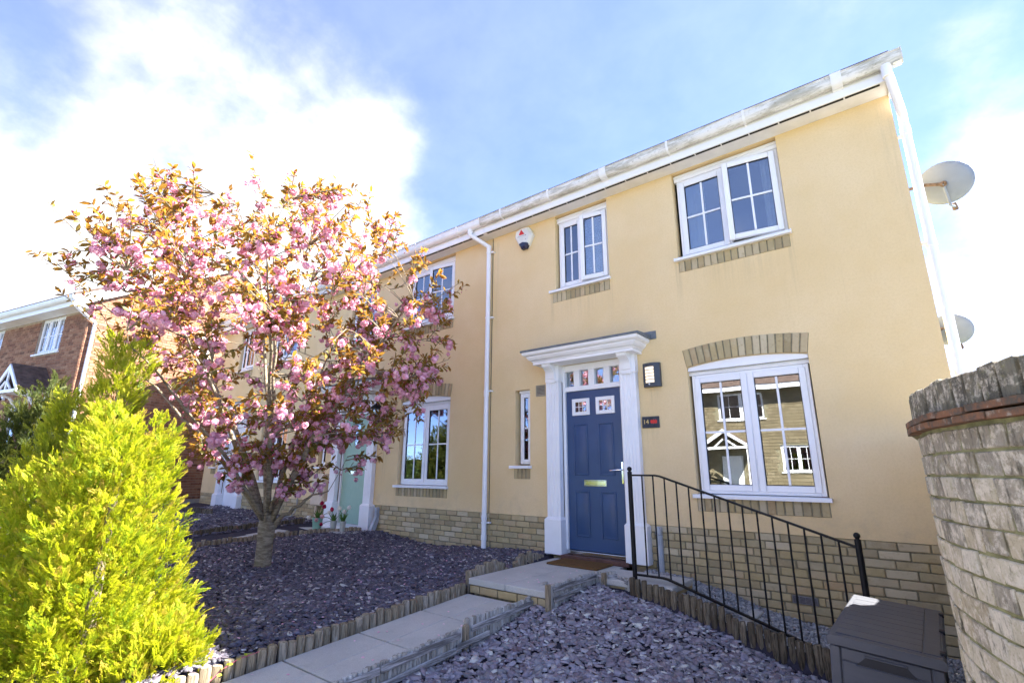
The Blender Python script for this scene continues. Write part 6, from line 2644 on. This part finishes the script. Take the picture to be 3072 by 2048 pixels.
# ------------------------------------------------------------------ potted tulips at the green door
def blade_leaves(parent, c, n, h, seed, mat='green_leaf'):
    rr = random.Random(seed)
    b = MB()
    for i in range(n):
        a = rr.uniform(0, 2 * PI)
        L = h * rr.uniform(.7, 1.1)
        d = Vector((math.cos(a), math.sin(a), 0))
        s_ = Vector((-d.y, d.x, 0)) * .016
        p = [Vector(c) + d * .02, Vector(c) + d * (.03 + .12 * L) + Vector((0, 0, L * .5)), Vector(c) + d * (.05 + .35 * L) + Vector((0, 0, L * .9))]
        b.add([p[0] - s_ * .6, p[0] + s_ * .6, p[1] - s_, p[1] + s_, p[2]], [(0, 1, 3, 2), (2, 3, 4)])
    b.build('leaves', mat, parent)


def tulip(parent, base, head, mat):
    b = MB()
    base, head = Vector(base), Vector(head)
    b.tube(bez(base, base.lerp(head, .5) + Vector((0, 0, .05)), head, 5), .005, 5)
    st = b.build('stem', 'green_leaf', parent, True)
    d = (head - base).normalized()
    M = Matrix.Translation(head) @ d.to_track_quat('Z', 'X').to_matrix().to_4x4()
    b = MB()
    for i in range(6):
        a = i * PI / 3
        o_ = .004 * (i % 2)
        vs = []
        for r, z, w in ((.006, 0, .008), (.027 + o_, .022, .020), (.026 + o_, .050, .018), (.010, .078, .004)):
            ca, sa = math.cos(a), math.sin(a)
            vs += [(r * ca - w * sa * .9, r * sa + w * ca * .9, z), (r * ca + w * sa * .9, r * sa - w * ca * .9, z)]
        b.add(vs, [(0, 1, 3, 2), (2, 3, 5, 4), (4, 5, 7, 6)], M)
    b.build('flower', mat, st, 'all')


def pot(x, y, z, r, h, mat, label):
    t = thing('flower_pot', label, 'flower pot', (x, y, z), 'pots of tulips at the green door')
    b = MB()
    b.lathe([(r * .78, z), (r * .9, z + h * .5), (r, z + h - .02), (r * 1.08, z + h - .018), (r * 1.08, z + h), (r * .95, z + h), (r * .93, z + h - .03), (.01, z + h - .03)], 20, Matrix.Translation((x, y, 0)))
    b.build('pot', mat, t, True)
    return t


t = pot(-8.16, -.62, -.052, .085, .20, 'green_pot', 'green glazed pot of tulips on the neighbour\'s step')
blade_leaves(t, (-8.16, -.62, .13), 12, .17, 1)
tulip(t, (-8.16, -.62, .12), (-8.02, -.66, .36), 'tulip_red')
tulip(t, (-8.15, -.62, .12), (-8.05, -.60, .30), 'tulip_red')
tulip(t, (-8.17, -.62, .12), (-8.33, -.66, .14), 'tulip_white')
tulip(t, (-8.15, -.63, .12), (-7.98, -.75, .13), 'tulip_pink')
tulip(t, (-8.15, -.61, .12), (-7.99, -.55, .22), 'tulip_white')
t = pot(-7.86, -.50, -.052, .052, .16, 'tin_pot', 'left tin pot with a drooping crimson tulip by the green door')
blade_leaves(t, (-7.86, -.50, .09), 10, .17, 2)
tulip(t, (-7.86, -.5, .09), (-8.06, -.58, .05), 'tulip_red')
tulip(t, (-7.86, -.5, .09), (-7.93, -.50, .25), 'tulip_red')
tulip(t, (-7.87, -.5, .09), (-8.0, -.60, .16), 'tulip_pink')
t = pot(-7.68, -.44, -.052, .052, .16, 'tin_pot', 'right tin pot with white tulips by the green door surround')
blade_leaves(t, (-7.68, -.44, .09), 10, .17, 3)
tulip(t, (-7.68, -.44, .09), (-7.70, -.50, .28), 'tulip_white')
tulip(t, (-7.68, -.44, .09), (-7.62, -.40, .29), 'tulip_white')
tulip(t, (-7.68, -.44, .09), (-7.58, -.50, .24), 'tulip_white')


# ------------------------------------------------------------------ small weeds along the path
def sprig(pts, n, size, label, seed, stem=True):
    t = thing('weed', label, 'weed', pts[0])
    rr = random.Random(seed)
    b = MB()
    b.tube(pts, .0022, 5)
    b.build('stem', 'bud', t, True)
    P_, D_ = [], []
    for i in range(n):
        f = (i + .6) / n * (len(pts) - 1)
        i0 = min(int(f), len(pts) - 2)
        P_.append(Vector(pts[i0]).lerp(Vector(pts[i0 + 1]), f - i0)[:])
        D_.append((rr.uniform(-1, 1), rr.uniform(-1, 1), rr.uniform(-.1, .8)))
    rs = np.random.RandomState(seed)
    A = frame_from(np.array(D_), rs, .4) * (rs.uniform(.7, 1.2, n) * size)[:, None, None]
    A[:, 1] *= 1.7
    V, FF = instance(LT, LFq, np.array(P_), A)
    link('leaves', np_mesh('leaves', V, FF, 'lime_leaf'), t)


sprig([(-3.67, -4.02, -.37), (-3.655, -3.93, -.30), (-3.655, -3.84, -.265), (-3.66, -3.70, -.255)], 12, .034, 'lime green ivy shoot creeping over the front logs', 1)
sprig([(-3.08, -3.86, -.37), (-3.085, -3.86, -.30), (-3.08, -3.87, -.26)], 7, .034, 'small lime weed in the joint of the front paving slabs', 2)
sprig([(-2.30, -3.92, -.47), (-2.30, -3.92, -.43), (-2.295, -3.92, -.405)], 5, .03, 'tiny yellow weed at the bottom of the lower slate bed', 3)

# hedge across the road, mirrored in the neighbour's window
HG = thing('hedge', 'clipped green hedge across the road', 'hedge', (-26, -17.2, -.6))
rs = np.random.RandomState(9)
n = 9000
P = np.stack([rs.uniform(-33, -19, n), rs.uniform(-17.9, -16.6, n), rs.uniform(-.6, 1.9, n) + .25 * np.sin(rs.uniform(0, 6, n))], 1)
A = rand_axes(n, rs, tilt=1.2) * rs.uniform(.10, .2, n)[:, None, None]
V, FF = instance(LT, LFq, P, A)
link('foliage', np_mesh('foliage', V, FF, 'hedge'), HG, kind='stuff')
b = MB()
b.box(-32.8, -19.2, -17.6, -16.9, -.7, 1.6)
b.build('core', 'thuja_dark', HG)

# ------------------------------------------------------------------ fallen petals and leaves
rs = np.random.RandomState(77)
P = []
for _ in range(420):
    a, r_0 = rs.uniform(0, 2 * PI), 2.6 * math.sqrt(rs.uniform(0, 1))
    x, y = -6.0 + r_0 * math.cos(a) * 1.1, -2.5 + r_0 * math.sin(a) * .85
    if -8.1 < x < -3.8 and y < -.05:
        P.append((x, y, ground_z(x, y) + .036))
for _ in range(26):
    x, y = rs.uniform(-3.63, -2.97), rs.uniform(-4.4, -1.7)
    P.append((x, y, path_z(y) + .004))
for _ in range(22):
    x, y = rs.uniform(-3.6, -2.8), rs.uniform(-1.55, -.6)
    P.append((x, y, -.096))
P = np.array(P)
A = rand_axes(len(P), rs, tilt=.25) * rs.uniform(.018, .032, len(P))[:, None, None]
A[:, 1] *= 1.8
V, FF = instance(LT, LFq, P, A)
link('fallen_petals', np_mesh('fallen_petals', V, FF, 'blossom'), None, kind='stuff', label='fallen pink petals scattered on the slate and the path slabs', cat='petals')
